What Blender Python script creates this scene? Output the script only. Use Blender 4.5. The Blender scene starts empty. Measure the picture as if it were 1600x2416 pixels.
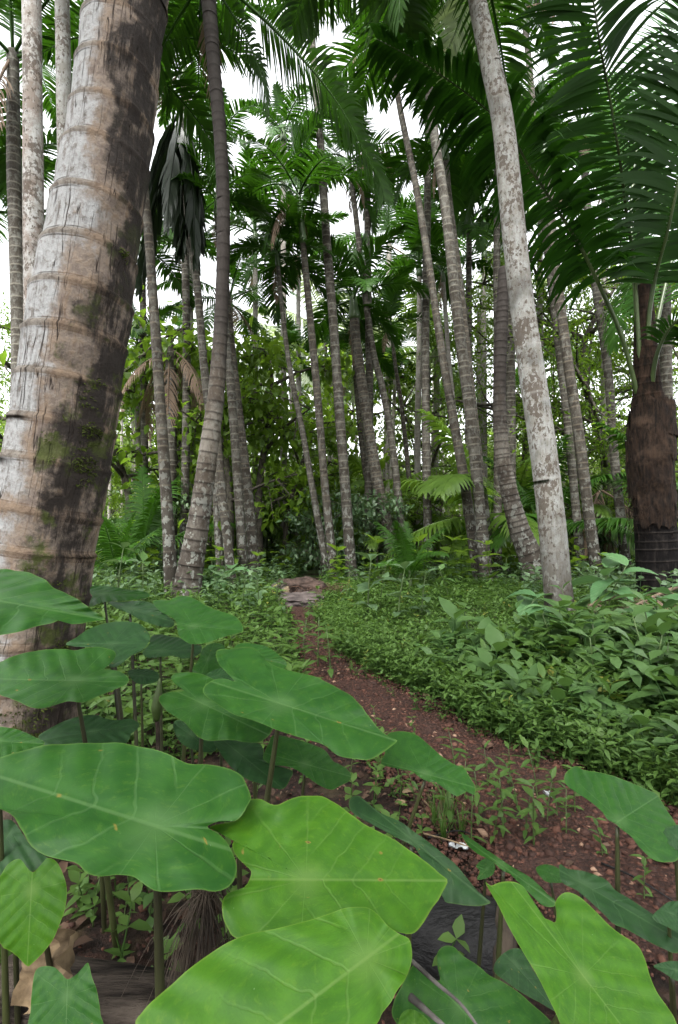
import bpy, math, random
import numpy as np
from mathutils import Vector, noise

rng = np.random.default_rng(7)
random.seed(7)
C = bpy.context.scene
R = math.radians
COL = C.collection

# ------------------------------------------------------------------ camera
CAM_H = 0.85
FPX = 1200.0                      # focal length for a 1600 wide frame
PITCH = math.atan((1265 - 1208) / FPX)
cam = bpy.data.cameras.new('camera')
cam.sensor_fit = 'HORIZONTAL'; cam.sensor_width = 36.0
cam.lens = 36.0 * FPX / 1600.0
cam.clip_start = 0.02; cam.clip_end = 2000
cam_o = bpy.data.objects.new('camera', cam); COL.objects.link(cam_o)
cam_o.location = (0, 0, CAM_H); cam_o.rotation_euler = (math.pi / 2 + PITCH, 0, 0)
C.camera = cam_o

# ------------------------------------------------------------------ light
SUN_EL, SUN_ROT = R(60), R(200)
w = bpy.data.worlds.new('World'); C.world = w; w.use_nodes = True
nt = w.node_tree; nt.nodes.clear()
out = nt.nodes.new('ShaderNodeOutputWorld'); bg = nt.nodes.new('ShaderNodeBackground')
sky = nt.nodes.new('ShaderNodeTexSky'); sky.sky_type = 'NISHITA'; sky.sun_disc = False
sky.sun_elevation = SUN_EL; sky.sun_rotation = SUN_ROT
sky.air_density = 1.0; sky.dust_density = 4.0; sky.ozone_density = 1.0
hsv = nt.nodes.new('ShaderNodeHueSaturation'); hsv.inputs['Saturation'].default_value = 0.10   # overcast: nearly white
bg.inputs['Strength'].default_value = 0.15
nt.links.new(sky.outputs[0], hsv.inputs['Color']); nt.links.new(hsv.outputs[0], bg.inputs['Color'])
nt.links.new(bg.outputs[0], out.inputs[0])
sun = bpy.data.lights.new('sun', 'SUN'); sun.energy = 1.4; sun.angle = R(25); sun.color = (1.0, 0.97, 0.92)
sun_o = bpy.data.objects.new('sun', sun); COL.objects.link(sun_o)
sun_o.rotation_euler = (math.pi / 2 - SUN_EL, 0, math.pi - SUN_ROT)
vs = C.view_settings
C.display_settings.display_device = 'sRGB'
vs.view_transform = 'Standard'; vs.look = 'None'; vs.gamma = 1.0; vs.use_curve_mapping = False
vs.exposure = 2.58
C.cycles.max_bounces = 6; C.cycles.diffuse_bounces = 3; C.cycles.glossy_bounces = 2
C.cycles.transmission_bounces = 3; C.cycles.transparent_max_bounces = 4

# ------------------------------------------------------------------ places
CP, SP = math.cos(PITCH), math.sin(PITCH)
def ray(x, y):
    a, b = (x - 800) / FPX, (1208 - y) / FPX
    return Vector((a, CP - b * SP, SP + b * CP))
def at(x, y, Y):                  # the place at distance Y
    d = ray(x, y); return Vector((0, 0, CAM_H)) + d * (Y / d.y)
def on_ground(x, y):
    d = ray(x, y); return Vector((0, 0, CAM_H)) + d * (CAM_H / -d.z)
def D(x, y): return (x * 1.02041, y * 1.02041)
def gz(x, y):                     # height of the ground
    n = noise.noise(Vector((x * .7, y * .7, 3.1))) * .035 + noise.noise(Vector((x * 3, y * 3, 9.1))) * .008
    far = max(0.0, min(1.0, (math.hypot(x, y) - 25) / 60))
    return n + far * noise.noise(Vector((x * .02, y * .02, 1))) * 2.0

# ------------------------------------------------------------------ mesh helpers
class Geo:
    def __init__(s): s.V = []; s.F = []; s.A = []; s.n = 0; s.M = []
    def add(s, V, F, tint=0.5, vec=None):
        V = np.asarray(V, float).reshape(-1, 3)
        F = [np.asarray(f, int) + s.n for f in (F if isinstance(F, (list, tuple)) else [F]) if len(f)]
        s.V.append(V); s.F += F; s.n += len(V)
        s.A.append(np.broadcast_to(np.asarray(tint, float), (len(V),)))
        s.M.append(np.zeros((len(V), 3)) if vec is None else np.asarray(vec, float))
    def mesh(s, name, mat=None, smooth=True):
        V = np.concatenate(s.V); me = bpy.data.meshes.new(name)
        me.vertices.add(len(V)); me.vertices.foreach_set('co', V.astype(np.float32).ravel())
        tot = [f.shape[1] for f in s.F for _ in range(f.shape[0])] if 0 else np.concatenate([np.full(len(f), f.shape[1]) for f in s.F])
        idx = np.concatenate([f.ravel() for f in s.F])
        me.loops.add(len(idx)); me.loops.foreach_set('vertex_index', idx.astype(np.int32))
        me.polygons.add(len(tot))
        st = np.concatenate([[0], np.cumsum(tot)[:-1]])
        me.polygons.foreach_set('loop_start', st.astype(np.int32))
        me.polygons.foreach_set('loop_total', tot.astype(np.int32))
        if smooth: me.polygons.foreach_set('use_smooth', np.ones(len(tot), bool))
        a = me.attributes.new('tint', 'FLOAT', 'POINT'); a.data.foreach_set('value', np.concatenate(s.A).astype(np.float32))
        M = np.concatenate(s.M)
        if M.any():
            a = me.attributes.new('map', 'FLOAT_VECTOR', 'POINT'); a.data.foreach_set('vector', M.astype(np.float32).ravel())
        me.update(calc_edges=True); me.validate()
        if mat: me.materials.append(mat)
        return me

def link(name, data, parent=None, loc=(0, 0, 0), rot=(0, 0, 0), sc=1.0):
    o = bpy.data.objects.new(name, data); COL.objects.link(o)
    o.location = loc; o.rotation_euler = rot
    o.scale = (sc, sc, sc) if not hasattr(sc, '__len__') else sc
    if parent: o.parent = parent
    return o
def tag(o, label=None, cat=None, group=None, kind=None):
    if label: o['label'] = label
    if cat: o['category'] = cat
    if group: o['group'] = group
    if kind: o['kind'] = kind
    return o
def thing(name, label, cat, loc, group=None, rz=0.0, sc=1.0):
    o = link(name, None, None, loc, (0, 0, rz), sc); o.empty_display_size = .1
    return tag(o, label, cat, group)
def copy_tree(o, parent=None):
    c = o.copy(); COL.objects.link(c)
    if parent: c.parent = parent
    for ch in o.children: copy_tree(ch, c)
    return c

def spline(P, n, closed=False):
    P = np.asarray(P, float); m = len(P)
    if closed:
        Q = np.concatenate([P[-1:], P, P[:2]]); segs = m
    else:
        Q = np.concatenate([2 * P[:1] - P[1:2], P, 2 * P[-1:] - P[-2:-1]]); segs = m - 1
    t = np.linspace(0, segs, n, endpoint=not closed); i = np.minimum(t.astype(int), segs - 1); f = (t - i)[:, None]
    a, b, c, d = Q[i], Q[i + 1], Q[i + 2], Q[i + 3]
    return .5 * (2 * b + (c - a) * f + (2 * a - 5 * b + 4 * c - d) * f ** 2 + (3 * b - a - 3 * c + d) * f ** 3)
def resample(P, n):
    P = np.asarray(P, float); s = np.concatenate([[0], np.cumsum(np.linalg.norm(np.diff(P[:, :3], axis=0), axis=1))])
    t = np.linspace(0, s[-1], n)
    return np.stack([np.interp(t, s, P[:, k]) for k in range(P.shape[1])], 1), t
def frames(P):
    T = np.gradient(P, axis=0); T /= np.linalg.norm(T, axis=1)[:, None]
    ref = np.array([0, 1, 0]) if abs(T[len(T) // 2][1]) < .8 else np.array([0, 0, 1])
    X = np.cross(ref, T); X /= np.linalg.norm(X, axis=1)[:, None]
    return T, X, np.cross(T, X)
def grid_faces(nr, nc, wrap=True):
    i = np.arange(nr - 1)[:, None]; j = np.arange(nc if wrap else nc - 1)[None]; k = (j + 1) % nc
    return np.stack([i * nc + j, i * nc + k, (i + 1) * nc + k, (i + 1) * nc + j], -1).reshape(-1, 4)
def tube(g, P, r, seg=8, tint=.5, cap=True, vec=None):
    P = np.asarray(P, float); n = len(P); r = np.broadcast_to(r, (n,))
    T, X, Y = frames(P); a = np.linspace(0, 2 * np.pi, seg, endpoint=False)
    V = P[:, None] + r[:, None, None] * (np.cos(a)[None, :, None] * X[:, None] + np.sin(a)[None, :, None] * Y[:, None])
    F = [grid_faces(n, seg)]
    if cap: F += [np.arange(seg)[None, ::-1], (np.arange(seg) + (n - 1) * seg)[None]]
    g.add(V.reshape(-1, 3), F, tint, vec)
def euler_mats(rx, ry, rz):
    cx, sx, cy, sy, cz, sz = np.cos(rx), np.sin(rx), np.cos(ry), np.sin(ry), np.cos(rz), np.sin(rz)
    o = np.zeros_like(cx)
    Rx = np.stack([o + 1, o, o, o, cx, -sx, o, sx, cx], -1).reshape(-1, 3, 3)
    Ry = np.stack([cy, o, sy, o, o + 1, o, -sy, o, cy], -1).reshape(-1, 3, 3)
    Rz = np.stack([cz, -sz, o, sz, cz, o, o, o, o + 1], -1).reshape(-1, 3, 3)
    return Rz @ Rx @ Ry
def scatter(g, tv, tf, pos, M, s, tint):      # many transformed copies of a little template, joined
    tv = np.asarray(tv, float); k = len(tv); n = len(pos)
    s = np.asarray(s, float).reshape(n, -1)
    V = np.einsum('nij,nkj->nki', M, tv[None] * s[:, None, :]) + pos[:, None]
    off = (np.arange(n) * k)[:, None, None]
    F = [(np.asarray(f, int)[None] + off).reshape(-1, np.asarray(f).shape[1]) for f in tf]
    g.add(V.reshape(-1, 3), F, np.repeat(tint, k))

def leaf_template(w=.4, fold=.12, droop=.15, base=.35):   # unit leaf along +Y, folded on its midrib
    ys = [0, base, .68, 1.0]; ws = [0, w / 2, w * .38, 0]
    V = []; zs = [0, 0, -droop * .35, -droop]
    for y, wi, z in zip(ys, ws, zs): V.append((0, y, z))
    for sgn in (-1, 1):
        for i in (1, 2): V.append((sgn * ws[i], ys[i], zs[i] + fold * ws[i] * 2))
    T = [(0, 1, 4), (2, 3, 5), (0, 6, 1), (2, 7, 3)]; Q = [(1, 2, 5, 4), (1, 6, 7, 2)]
    return np.array(V), [np.array(T), np.array(Q)]
def small_leaf(w=.5, fold=.1):
    return np.array([(0, 0, 0), (-w / 2, .45, fold), (0, 1, -.1), (w / 2, .45, fold)]), [np.array([(0, 2, 1), (0, 3, 2)])]

# ------------------------------------------------------------------ materials
class NT:
    def __init__(s, name):
        s.m = bpy.data.materials.new(name); s.m.use_nodes = True; s.t = s.m.node_tree; s.t.nodes.clear()
        s.out = s.n('OutputMaterial')
    def n(s, t, **kw):
        o = s.t.nodes.new('ShaderNode' + t)
        for k, v in kw.items(): setattr(o, k, v)
        return o
    def l(s, a, b): s.t.links.new(a, b)
    def put(s, sock, v):
        if hasattr(v, 'is_linked') or isinstance(v, bpy.types.NodeSocket): s.l(v, sock)
        else: sock.default_value = v if not (isinstance(v, tuple) and len(v) == 3 and sock.type == 'RGBA') else (*v, 1)
    def math(s, op, a, b=0.0, c=0.0, clamp=False):
        o = s.n('Math', operation=op, use_clamp=clamp)
        s.put(o.inputs[0], a); s.put(o.inputs[1], b); s.put(o.inputs[2], c); return o.outputs[0]
    def mix(s, f, a, b, blend='MIX'):
        o = s.n('Mix', data_type='RGBA', blend_type=blend)
        s.put(o.inputs[0], f); s.put(o.inputs[6], a); s.put(o.inputs[7], b); return o.outputs[2]
    def step(s, v, lo, hi):
        o = s.n('MapRange', interpolation_type='SMOOTHSTEP'); s.put(o.inputs[0], v)
        o.inputs[1].default_value = lo; o.inputs[2].default_value = hi; return o.outputs[0]
    def noise(s, vec, scale, detail=4, rough=.6, col=False):
        o = s.n('TexNoise'); o.inputs['Scale'].default_value = scale; o.inputs['Detail'].default_value = detail
        o.inputs['Roughness'].default_value = rough
        if vec is not None: s.l(vec, o.inputs['Vector'])
        return o.outputs[1 if col else 0]
    def obj(s): return s.n('TexCoord').outputs['Object']
    def scale(s, v, k):
        o = s.n('VectorMath', operation='MULTIPLY'); s.l(v, o.inputs[0]); o.inputs[1].default_value = k; return o.outputs[0]
    def attr(s, name, kind='Fac'): 
        o = s.n('Attribute'); o.attribute_name = name; return o.outputs[kind]
    def rnd(s): return s.n('ObjectInfo').outputs['Random']
    def bsdf(s, col, rough=.6, spec=.4, bump=None, bstr=.4, bdist=.01):
        b = s.n('BsdfPrincipled'); s.put(b.inputs['Base Color'], col); s.put(b.inputs['Roughness'], rough)
        b.inputs['Specular IOR Level'].default_value = spec
        if bump is not None:
            k = s.n('Bump'); k.inputs['Strength'].default_value = bstr; k.inputs['Distance'].default_value = bdist
            s.l(bump, k.inputs['Height']); s.l(k.outputs[0], b.inputs['Normal'])
        return b
    def done(s, sh): s.l(sh.outputs[0], s.out.inputs[0]); return s.m

def leaf_mat(name, a, b, rough=.45, transl=.3, spec=.35, tcol=None, old=None, coat=0):
    s = NT(name)
    f = s.math('ADD', s.math('MULTIPLY', s.attr('tint'), .75), s.math('MULTIPLY', s.rnd(), .25))
    c = s.mix(f, a, b)
    if old: c = s.mix(s.step(s.attr('tint'), .93, .97), c, old)
    c = s.mix(s.math('MULTIPLY', s.noise(s.obj(), 14, 2), .5), c, s.mix(.5, c, (0.01, 0.02, 0.006)))
    p = s.bsdf(c, rough, spec)
    t = s.n('BsdfTranslucent'); s.put(t.inputs[0], s.mix(.5, c, tcol or (b[0] * 1.6, b[1] * 1.7, b[2] * .8)))
    m = s.n('MixShader'); m.inputs[0].default_value = transl
    s.l(p.outputs[0], m.inputs[1]); s.l(t.outputs[0], m.inputs[2])
    return s.done(m)

def trunk_mat(name, pale, brown, dark, ringc, lichen=.5, ring_amt=.7, blotch=5, moss=0.0, low_dark=1.2, flakes=0.0, hi_dark=None, low_amt=.55):
    s = NT(name); o = s.obj(); mp = s.attr('map', 'Vector')       # map: (arc length, height, ring mask)
    sep = s.n('SeparateXYZ'); s.l(mp, sep.inputs[0])
    n1 = s.noise(s.scale(o, (1, 1, .55)), blotch, 6, .65); n2 = s.noise(o, blotch * 4.5, 4, .7)
    n3 = s.noise(s.scale(o, (1, 1, .12)), 55, 3, .6)
    c = s.mix(s.step(s.math('ADD', s.math('MULTIPLY', n1, .7), s.math('MULTIPLY', n2, .3)), .42, .6), brown, pale)
    c = s.mix(s.math('MULTIPLY', s.step(n3, .5, .75), .45), c, dark)
    n4 = s.noise(o, 2.2, 3, .6)
    c = s.mix(s.math('MULTIPLY', s.step(n4, .5, .72), .6), c, dark)
    if flakes:
        fk = s.math('ADD', s.math('MULTIPLY', s.noise(s.scale(o, (1, 1, .7)), 30, 4, .65), .75), s.math('MULTIPLY', s.noise(o, 5, 3), .35))
        c = s.mix(s.math('MULTIPLY', s.step(s.math('ADD', fk, s.math('MULTIPLY', s.math('SUBTRACT', s.noise(s.scale(o, (1, 1, .4)), 3.5, 2), .5), .38)), .575, .61), flakes), c, (.06, .042, .029))
    c = s.mix(s.math('MULTIPLY', sep.outputs[2], ring_amt), c, ringc)
    pn = s.math('ADD', s.math('MULTIPLY', s.noise(s.scale(o, (1, 1, .75)), 17, 3, .55), .7), s.math('MULTIPLY', s.noise(o, 4.5, 3), .42))
    spots = s.step(pn, .63 - .03 * lichen, .66 - .03 * lichen)
    low = s.step(sep.outputs[1], low_dark * 2.2, low_dark * .2)
    spots = s.math('MULTIPLY', spots, s.math('ADD', s.math('MULTIPLY', low, .7), .3 * min(1, lichen)))
    c = s.mix(s.math('MULTIPLY', low, low_amt), c, dark)
    c = s.mix(s.math('MULTIPLY', spots, .65 * min(1, lichen * 2)), c, (.22, .23, .205))
    if hi_dark: c = s.mix(s.math('MULTIPLY', s.step(s.math('ADD', sep.outputs[1], s.math('MULTIPLY', s.math('SUBTRACT', n1, .5), 3.0)), hi_dark - .5, hi_dark + 1.2), .9), c, dark)
    if moss: c = s.mix(s.math('MULTIPLY', s.step(s.noise(o, 4, 5), .55, .68), moss), c, (.035, .05, .012))
    bump = s.math('ADD', s.math('MULTIPLY', n3, .5), s.math('MULTIPLY', n2, .6))
    return s.done(s.bsdf(c, .82, .25, bump, .7, .012))

def plain_mat(name, a, b, scale=8, rough=.8, spec=.3, stretch=(1, 1, 1), bump=.5, dist=.006):
    s = NT(name); o = s.scale(s.obj(), stretch)
    n = s.noise(o, scale, 6, .65)
    c = s.mix(s.step(n, .35, .65), a, b)
    return s.done(s.bsdf(c, rough, spec, n, bump, dist))

M = {}
M['areca'] = leaf_mat('areca_leaf', (.008, .032, .003), (.036, .105, .007), .45, .25, .22, old=(.16, .12, .03))
M['coconut'] = leaf_mat('coconut_leaf', (.009, .034, .003), (.038, .11, .007), .45, .24, .25, old=(.2, .15, .04))
M['deep'] = leaf_mat('deep_green_coconut_leaf', (.007, .026, .003), (.020, .070, .006), .6, .2, .08)
M['pale_frond'] = leaf_mat('pale_frond_leaf', (.16, .20, .12), (.26, .32, .19), .4, .35, .45)  # paleness paints haze onto the far crowns; also serves a whitish frond underside
M['bright'] = leaf_mat('brightened_green_frond_leaf', (.05, .115, .014), (.13, .22, .03), .4, .48, .35)  # lighter green stands in for light in the dim middle distance
M['dead_frond'] = leaf_mat('withered_leaf', (.006, .011, .005), (.016, .030, .011), .42, .12, .3)
M['brown_frond'] = leaf_mat('dry_brown_leaf', (.10, .07, .05), (.2, .14, .1), .7, .15, .2)
M['broad'] = leaf_mat('broad_leaf', (.05, .11, .014), (.15, .24, .028), .42, .55, .35)
M['small'] = leaf_mat('small_leaf', (.03, .075, .010), (.12, .20, .022), .45, .58, .35)
M['far'] = leaf_mat('far_leaf', (.06, .11, .025), (.15, .22, .045), .5, .6, .3)
M['herb'] = leaf_mat('herb_leaf', (.023, .062, .012), (.088, .16, .031), .5, .32, .25, old=(.2, .2, .04))
M['waxy'] = leaf_mat('grey_green_leaf', (.042, .085, .038), (.105, .17, .078), .45, .25, .35)
M['broad_herb'] = leaf_mat('broad_herb_leaf', (.028, .072, .018), (.086, .16, .044), .5, .3, .25)
M['stem'] = plain_mat('green_stem', (.03, .05, .012), (.06, .10, .025), 12, .5, .4)
M['petiole'] = plain_mat('green_petiole', (.018, .034, .007), (.04, .065, .014), 5, .45, .4, (1, 1, .2))
M['stalk'] = plain_mat('taro_stalk', (.012, .012, .005), (.035, .042, .013), 9, .45, .4, (1, 1, .2))
M['wood'] = plain_mat('dark_limb_bark', (.03, .025, .018), (.09, .08, .065), 9, .85, .2)
M['trunk_pale'] = trunk_mat('areca_bark', (.082, .076, .063), (.033, .027, .019), (.018, .0145, .011), (.20, .187, .15), 1, .55, 9)
M['trunk_dark'] = trunk_mat('dark_palm_bark', (.072, .065, .052), (.030, .024, .017), (.014, .011, .008), (.16, .135, .10), 1, .5, 9)
M['trunk_coco'] = trunk_mat('coconut_bark', (.14, .126, .105), (.05, .039, .028), (.016, .012, .010), (.025, .019, .015), .7, .75, 5, hi_dark=2.7)
M['trunk_white'] = trunk_mat('whitish_palm_bark', (.28, .285, .272), (.20, .19, .168), (.028, .021, .014), (.30, .29, .27), .4, .35, 16, .0, .75, .8, low_amt=.85)
M['trunk_grey'] = trunk_mat('lichen_grey_bark', (.36, .36, .345), (.20, .165, .14), (.10, .075, .06), (.34, .33, .30), .5, .3, 8, 0, .4, .8)
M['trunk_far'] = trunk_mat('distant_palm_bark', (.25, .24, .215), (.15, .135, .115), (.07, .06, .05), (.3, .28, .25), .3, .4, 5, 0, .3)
M['shaft'] = plain_mat('crownshaft_green', (.03, .06, .02), (.06, .10, .035), 3, .4, .45, (1, 1, .15))

# ------------------------------------------------------------------ ground, path, gravel
def axis(lo, hi, near, fine, k):
    v = [0.0]; st = fine
    a = list(np.arange(-near, near + 1e-6, fine)); x = near
    while x < hi: st *= k; x += st; a.append(min(x, hi))
    x = -near; st = fine; b = []
    while x > lo: st *= k; x -= st; b.append(max(x, lo))
    return np.array(b[::-1] + a)
gx = axis(-500, 500, 7, .14, 1.25); gy = axis(-60, 600, 7, .14, 1.25)
gy = np.unique(np.concatenate([gy[gy < -7], np.arange(-7, 13, .14), axis(-60, 600, 13, .14, 1.25)[axis(-60, 600, 13, .14, 1.25) > 13.01]]))
GV = np.array([(x, y, gz(x, y)) for y in gy for x in gx])
g = Geo(); g.add(GV, grid_faces(len(gy), len(gx), False))
s = NT('forest_soil'); o = s.obj()
n1 = s.noise(o, 1.7, 6, .65); n2 = s.noise(o, 38, 5, .7); n3 = s.noise(o, 9, 4)
c = s.mix(s.step(n2, .35, .7), (.008, .005, .0035), (.034, .017, .012))
c = s.mix(s.math('MULTIPLY', s.step(n3, .5, .7), .7), c, (.055, .042, .022))
far = s.n('SeparateXYZ'); s.l(o, far.inputs[0])
c = s.mix(s.math('MULTIPLY', s.step(far.outputs[1], 5, 9), s.step(n1, .4, .55)), c, (.03, .055, .014))
tag(link('ground', g.mesh('ground', s.done(s.bsdf(c, .9, .2, s.math('ADD', n2, s.math('MULTIPLY', n3, .6)), .8, .02)))), kind='structure')

path_px = [(650, 738, 1432), (690, 752, 1460), (702, 766, 1500), (706, 800, 1545), (722, 872, 1592), (740, 962, 1640), (790, 1060, 1692),
           (840, 1180, 1745), (900, 1290, 1790), (960, 1400, 1835), (1020, 1520, 1885), (1060, 1660, 1940), (1090, 1850, 2010), (1160, 2150, 2120), (1300, 2700, 2300)]
PL = spline([on_ground(a, y)[:2] for a, b, y in path_px], 120); PR = spline([on_ground(b, y)[:2] for a, b, y in path_px], 120)
# carry the path on past the mound, turning away among the trunks
PATH_N = 9
pv = []
for i in range(120):
    for j in range(PATH_N):
        t = j / (PATH_N - 1)
        p = PL[i] * (1 - t) + PR[i] * t
        k = noise.noise(Vector((p[0] * 6, p[1] * 6, 5))) * .05 * (1 if j in (0, PATH_N - 1) else 0)
        d = (PR[i] - PL[i]) / np.linalg.norm(PR[i] - PL[i])
        p = p + d * k
        pv.append((p[0], p[1], gz(p[0], p[1]) + .004 + (.012 if 0 < j < PATH_N - 1 else -.008)))
g = Geo(); g.add(pv, grid_faces(120, PATH_N, False))
s = NT('laterite_gravel_bed'); o = s.obj()
n2 = s.noise(o, 60, 6, .75); n3 = s.noise(o, 4, 5)
v = s.n('TexVoronoi'); v.inputs['Scale'].default_value = 75; s.l(o, v.inputs['Vector'])
c = s.mix(s.step(n2, .35, .7), (.021, .0088, .006), (.078, .031, .019))
c = s.mix(s.math('MULTIPLY', s.step(n3, .45, .65), .5), c, (.07, .038, .03))
PATH = tag(link('path', g.mesh('path', s.done(s.bsdf(c, .85, .25, s.math('ADD', s.math('MULTIPLY', v.outputs['Distance'], -1), n2), 1, .02)))), kind='structure')

def in_path(x, y, m=0.0):       # signed: >0 inside the path
    i = int(np.argmin((PL[:, 1] + PR[:, 1] - 2 * y) ** 2))
    return x > PL[i, 0] + m and x < PR[i, 0] - m
OCT = np.array([(1, 0, 0), (-1, 0, 0), (0, 1, 0), (0, -1, 0), (0, 0, 1), (0, 0, -1), (.6, .6, .35), (-.62, .5, .45), (.5, -.62, .4), (-.55, -.6, .3)], float)
def rock_template(seed):
    import bmesh
    bm = bmesh.new(); r = random.Random(seed)
    for p in OCT: bm.verts.new([c * r.uniform(.75, 1.1) for c in p])
    bmesh.ops.convex_hull(bm, input=bm.verts)
    bmesh.ops.triangulate(bm, faces=bm.faces)
    bm.verts.ensure_lookup_table(); bm.verts.index_update()
    V = np.array([v.co[:] for v in bm.verts]); F = np.array([[v.index for v in f.verts] for f in bm.faces]); bm.free()
    return V, [F]
g = Geo()
for k in range(6):
    tv, tf = rock_template(k); n = 4200; pos = []; sc = []
    while len(pos) < n:
        if rng.random() < .8:
            i = int(119 * rng.random() ** .55); t = rng.random() * 1.3 - .15; p = PL[i] * (1 - t) + PR[i] * t
        else:
            p = np.array((rng.uniform(-.7, 1.5), rng.uniform(.9, 3.2)))
        x, y = p + rng.normal(0, .02, 2)
        r = min(.016, .0028 + rng.exponential(.0022)) * (1 if y < 3 else 1.5)
        pos.append((x, y, gz(x, y) + .012 + r * .3)); sc.append((r * rng.uniform(.8, 1.5), r, r * rng.uniform(.5, .9)))
    pos = np.array(pos)
    scatter(g, tv, tf, pos, euler_mats(rng.normal(0, .4, n), rng.normal(0, .4, n), rng.uniform(0, 6.3, n)), np.array(sc), rng.random(n))
s = NT('laterite_stone'); o = s.obj()
c = s.mix(s.attr('tint'), (.019, .008, .0055), (.084, .034, .021))
c = s.mix(s.step(s.attr('tint'), .965, .99), c, (.24, .15, .10))
M['laterite'] = s.done(s.bsdf(c, .8, .3, s.noise(o, 160, 3), .5, .003))
tag(link('gravel', g.mesh('gravel', M['laterite'], False)), kind='stuff')

SM = []
for k in range(6):
    g = Geo(); tv, tf = rock_template(40 + k); g.add(tv, tf, (k + .5) / 6); SM.append(g.mesh('stone', M['laterite'], False))
i = 0
while i < 240:                     # the stones large enough to pick out, nearest stretch first
    y = 1.3 + 2.4 * rng.random() ** 1.4; q = int(np.argmin((PL[:, 1] + PR[:, 1] - 2 * y) ** 2)); t = rng.random(); p = PL[q] * (1 - t) + PR[q] * t
    r = rng.uniform(.008, .014) * (1 + .6 * (rng.random() < .12)); o_ = link('stone', SM[i % 6], PATH, (p[0], p[1], gz(p[0], p[1]) + .014 + r * .2), (rng.normal(0, .3), rng.normal(0, .3), rng.uniform(0, 6.28)), (r * rng.uniform(.9, 1.5), r, r * rng.uniform(.5, .8))); i += 1

# ------------------------------------------------------------------ palm fronds
def frond(g, P, n, leaf_len, leaf_w, a0=25, a1=60, vt=.15, droop=.9, pet=.2, up=(0, 0, 1), seed=0, seg=4, r0=.018, gap=0.0, fuse=False, gh=None, wave=.3, tipk=.35, each=None):
    rr = random.Random(seed)
    P, _ = resample(P, 26); nP = len(P)
    T = np.gradient(P, axis=0); T /= np.linalg.norm(T, axis=1)[:, None]
    up = np.array(up, float)
    tube(gh or g, P, np.linspace(r0, r0 * .12, nP), 5, .6)
    L = []
    for i in range(n):
        s_ = (i + .5) / n; t = pet + (1 - pet) * s_
        f = t * (nP - 1); k = min(int(f), nP - 2); f -= k
        p = P[k] * (1 - f) + P[k + 1] * f; tt = T[k] * (1 - f) + T[k + 1] * f
        side = np.cross(tt, up); ln = np.linalg.norm(side)
        if ln < 1e-3: continue
        side /= ln; N = np.cross(side, tt)
        for sg in (1, -1):
            if rr.random() < gap: continue
            ang = R(a0 + (a1 - a0) * s_ ** 1.4 + rr.gauss(0, 4))
            ll = leaf_len * (math.sin(math.pi * min(1, .22 + .70 * s_)) ** .7 * (1 - tipk * s_)) * rr.uniform(.85, 1.08)
            d = math.cos(ang) * sg * side + math.sin(ang) * tt + (vt + rr.gauss(0, .06)) * N
            d /= np.linalg.norm(d)
            V = []; q = p.copy(); wd0 = tt - d * np.dot(tt, d); wd0 /= np.linalg.norm(wd0)
            prof = [.45, 1, .9, .62, .04] if not fuse else [.9, 1.05, 1, .8, .25]
            prof = np.interp(np.linspace(0, 1, seg + 1), np.linspace(0, 1, 5), prof)
            dr = droop * rr.uniform(.7, 1.3)
            for m in range(seg + 1):
                u = m / seg
                wdd = wd0 + N * wave * (u - .3) * sg * .6
                h = leaf_w * .5 * prof[m]
                V += [q - wdd * h, q + wdd * h]
                dd = d + np.array((0, 0, -1)) * dr * (u + .5 / seg) ** 1.3; dd /= np.linalg.norm(dd)
                q = q + dd * ll / seg
            i0 = np.arange(seg) * 2
            if each is not None:
                gg = Geo(); gg.add(V, [np.stack([i0, i0 + 1, i0 + 3, i0 + 2], 1)], .25 + .5 * rr.random()); each.append(gg); continue
            g.add(V, [np.stack([i0, i0 + 1, i0 + 3, i0 + 2], 1)], .25 + .5 * rr.random() + .12 * (s_ - .5))

def arc(L, a0, bend, n=26, pw=1.25, curl=0.0):
    t = np.linspace(0, 1, n); a = a0 - bend * t ** pw; b = curl * t
    d = np.stack([np.cos(a) * np.cos(b), np.cos(a) * np.sin(b), np.sin(a)], 1) * L / (n - 1)
    return np.concatenate([[(0, 0, 0)], np.cumsum(d[:-1], 0)])

FR = {}
def frond_set(kind, spec, mat, **kw):
    for cls, (a0, bend, L) in spec.items():
        for v in range(2):
            g = Geo(); seed = hash_(kind + cls) + v * 17
            rr = random.Random(seed)
            P = arc(L * rr.uniform(.92, 1.06), R(a0 + rr.gauss(0, 4)), R(bend * rr.uniform(.85, 1.15)), curl=rr.gauss(0, .12))
            frond(g, P, seed=seed, **kw)
            FR.setdefault((kind, cls), []).append(g.mesh(kind + '_frond', M[mat]))
def hash_(s): return sum((i + 1) * ord(c) for i, c in enumerate(s))
SPEC = {'spear': (86, 12, .85), 'up': (70, 60, 1), 'mid': (45, 85, 1.05), 'low': (15, 80, 1), 'hang': (-25, 60, .95)}
frond_set('areca', SPEC, 'areca', n=42, leaf_len=.37, leaf_w=.027, a0=22, a1=62, vt=.22, droop=.75, pet=.14, gap=.04, r0=.014, wave=.5)
frond_set('coconut', {k: (a, b * .85, L) for k, (a, b, L) in SPEC.items()}, 'coconut', n=60, leaf_len=.27, leaf_w=.016, a0=12, a1=55, vt=.05, droop=1.3, pet=.16, gap=.02, r0=.011, wave=.2)
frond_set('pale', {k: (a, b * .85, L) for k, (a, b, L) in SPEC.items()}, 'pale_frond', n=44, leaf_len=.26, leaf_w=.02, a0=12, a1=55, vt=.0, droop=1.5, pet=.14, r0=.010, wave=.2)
frond_set('bright', {k: (a, b * .85, L) for k, (a, b, L) in SPEC.items()}, 'bright', n=46, leaf_len=.28, leaf_w=.022, a0=14, a1=55, vt=.05, droop=1.4, pet=.15, gap=.03, r0=.010, wave=.25)
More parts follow.
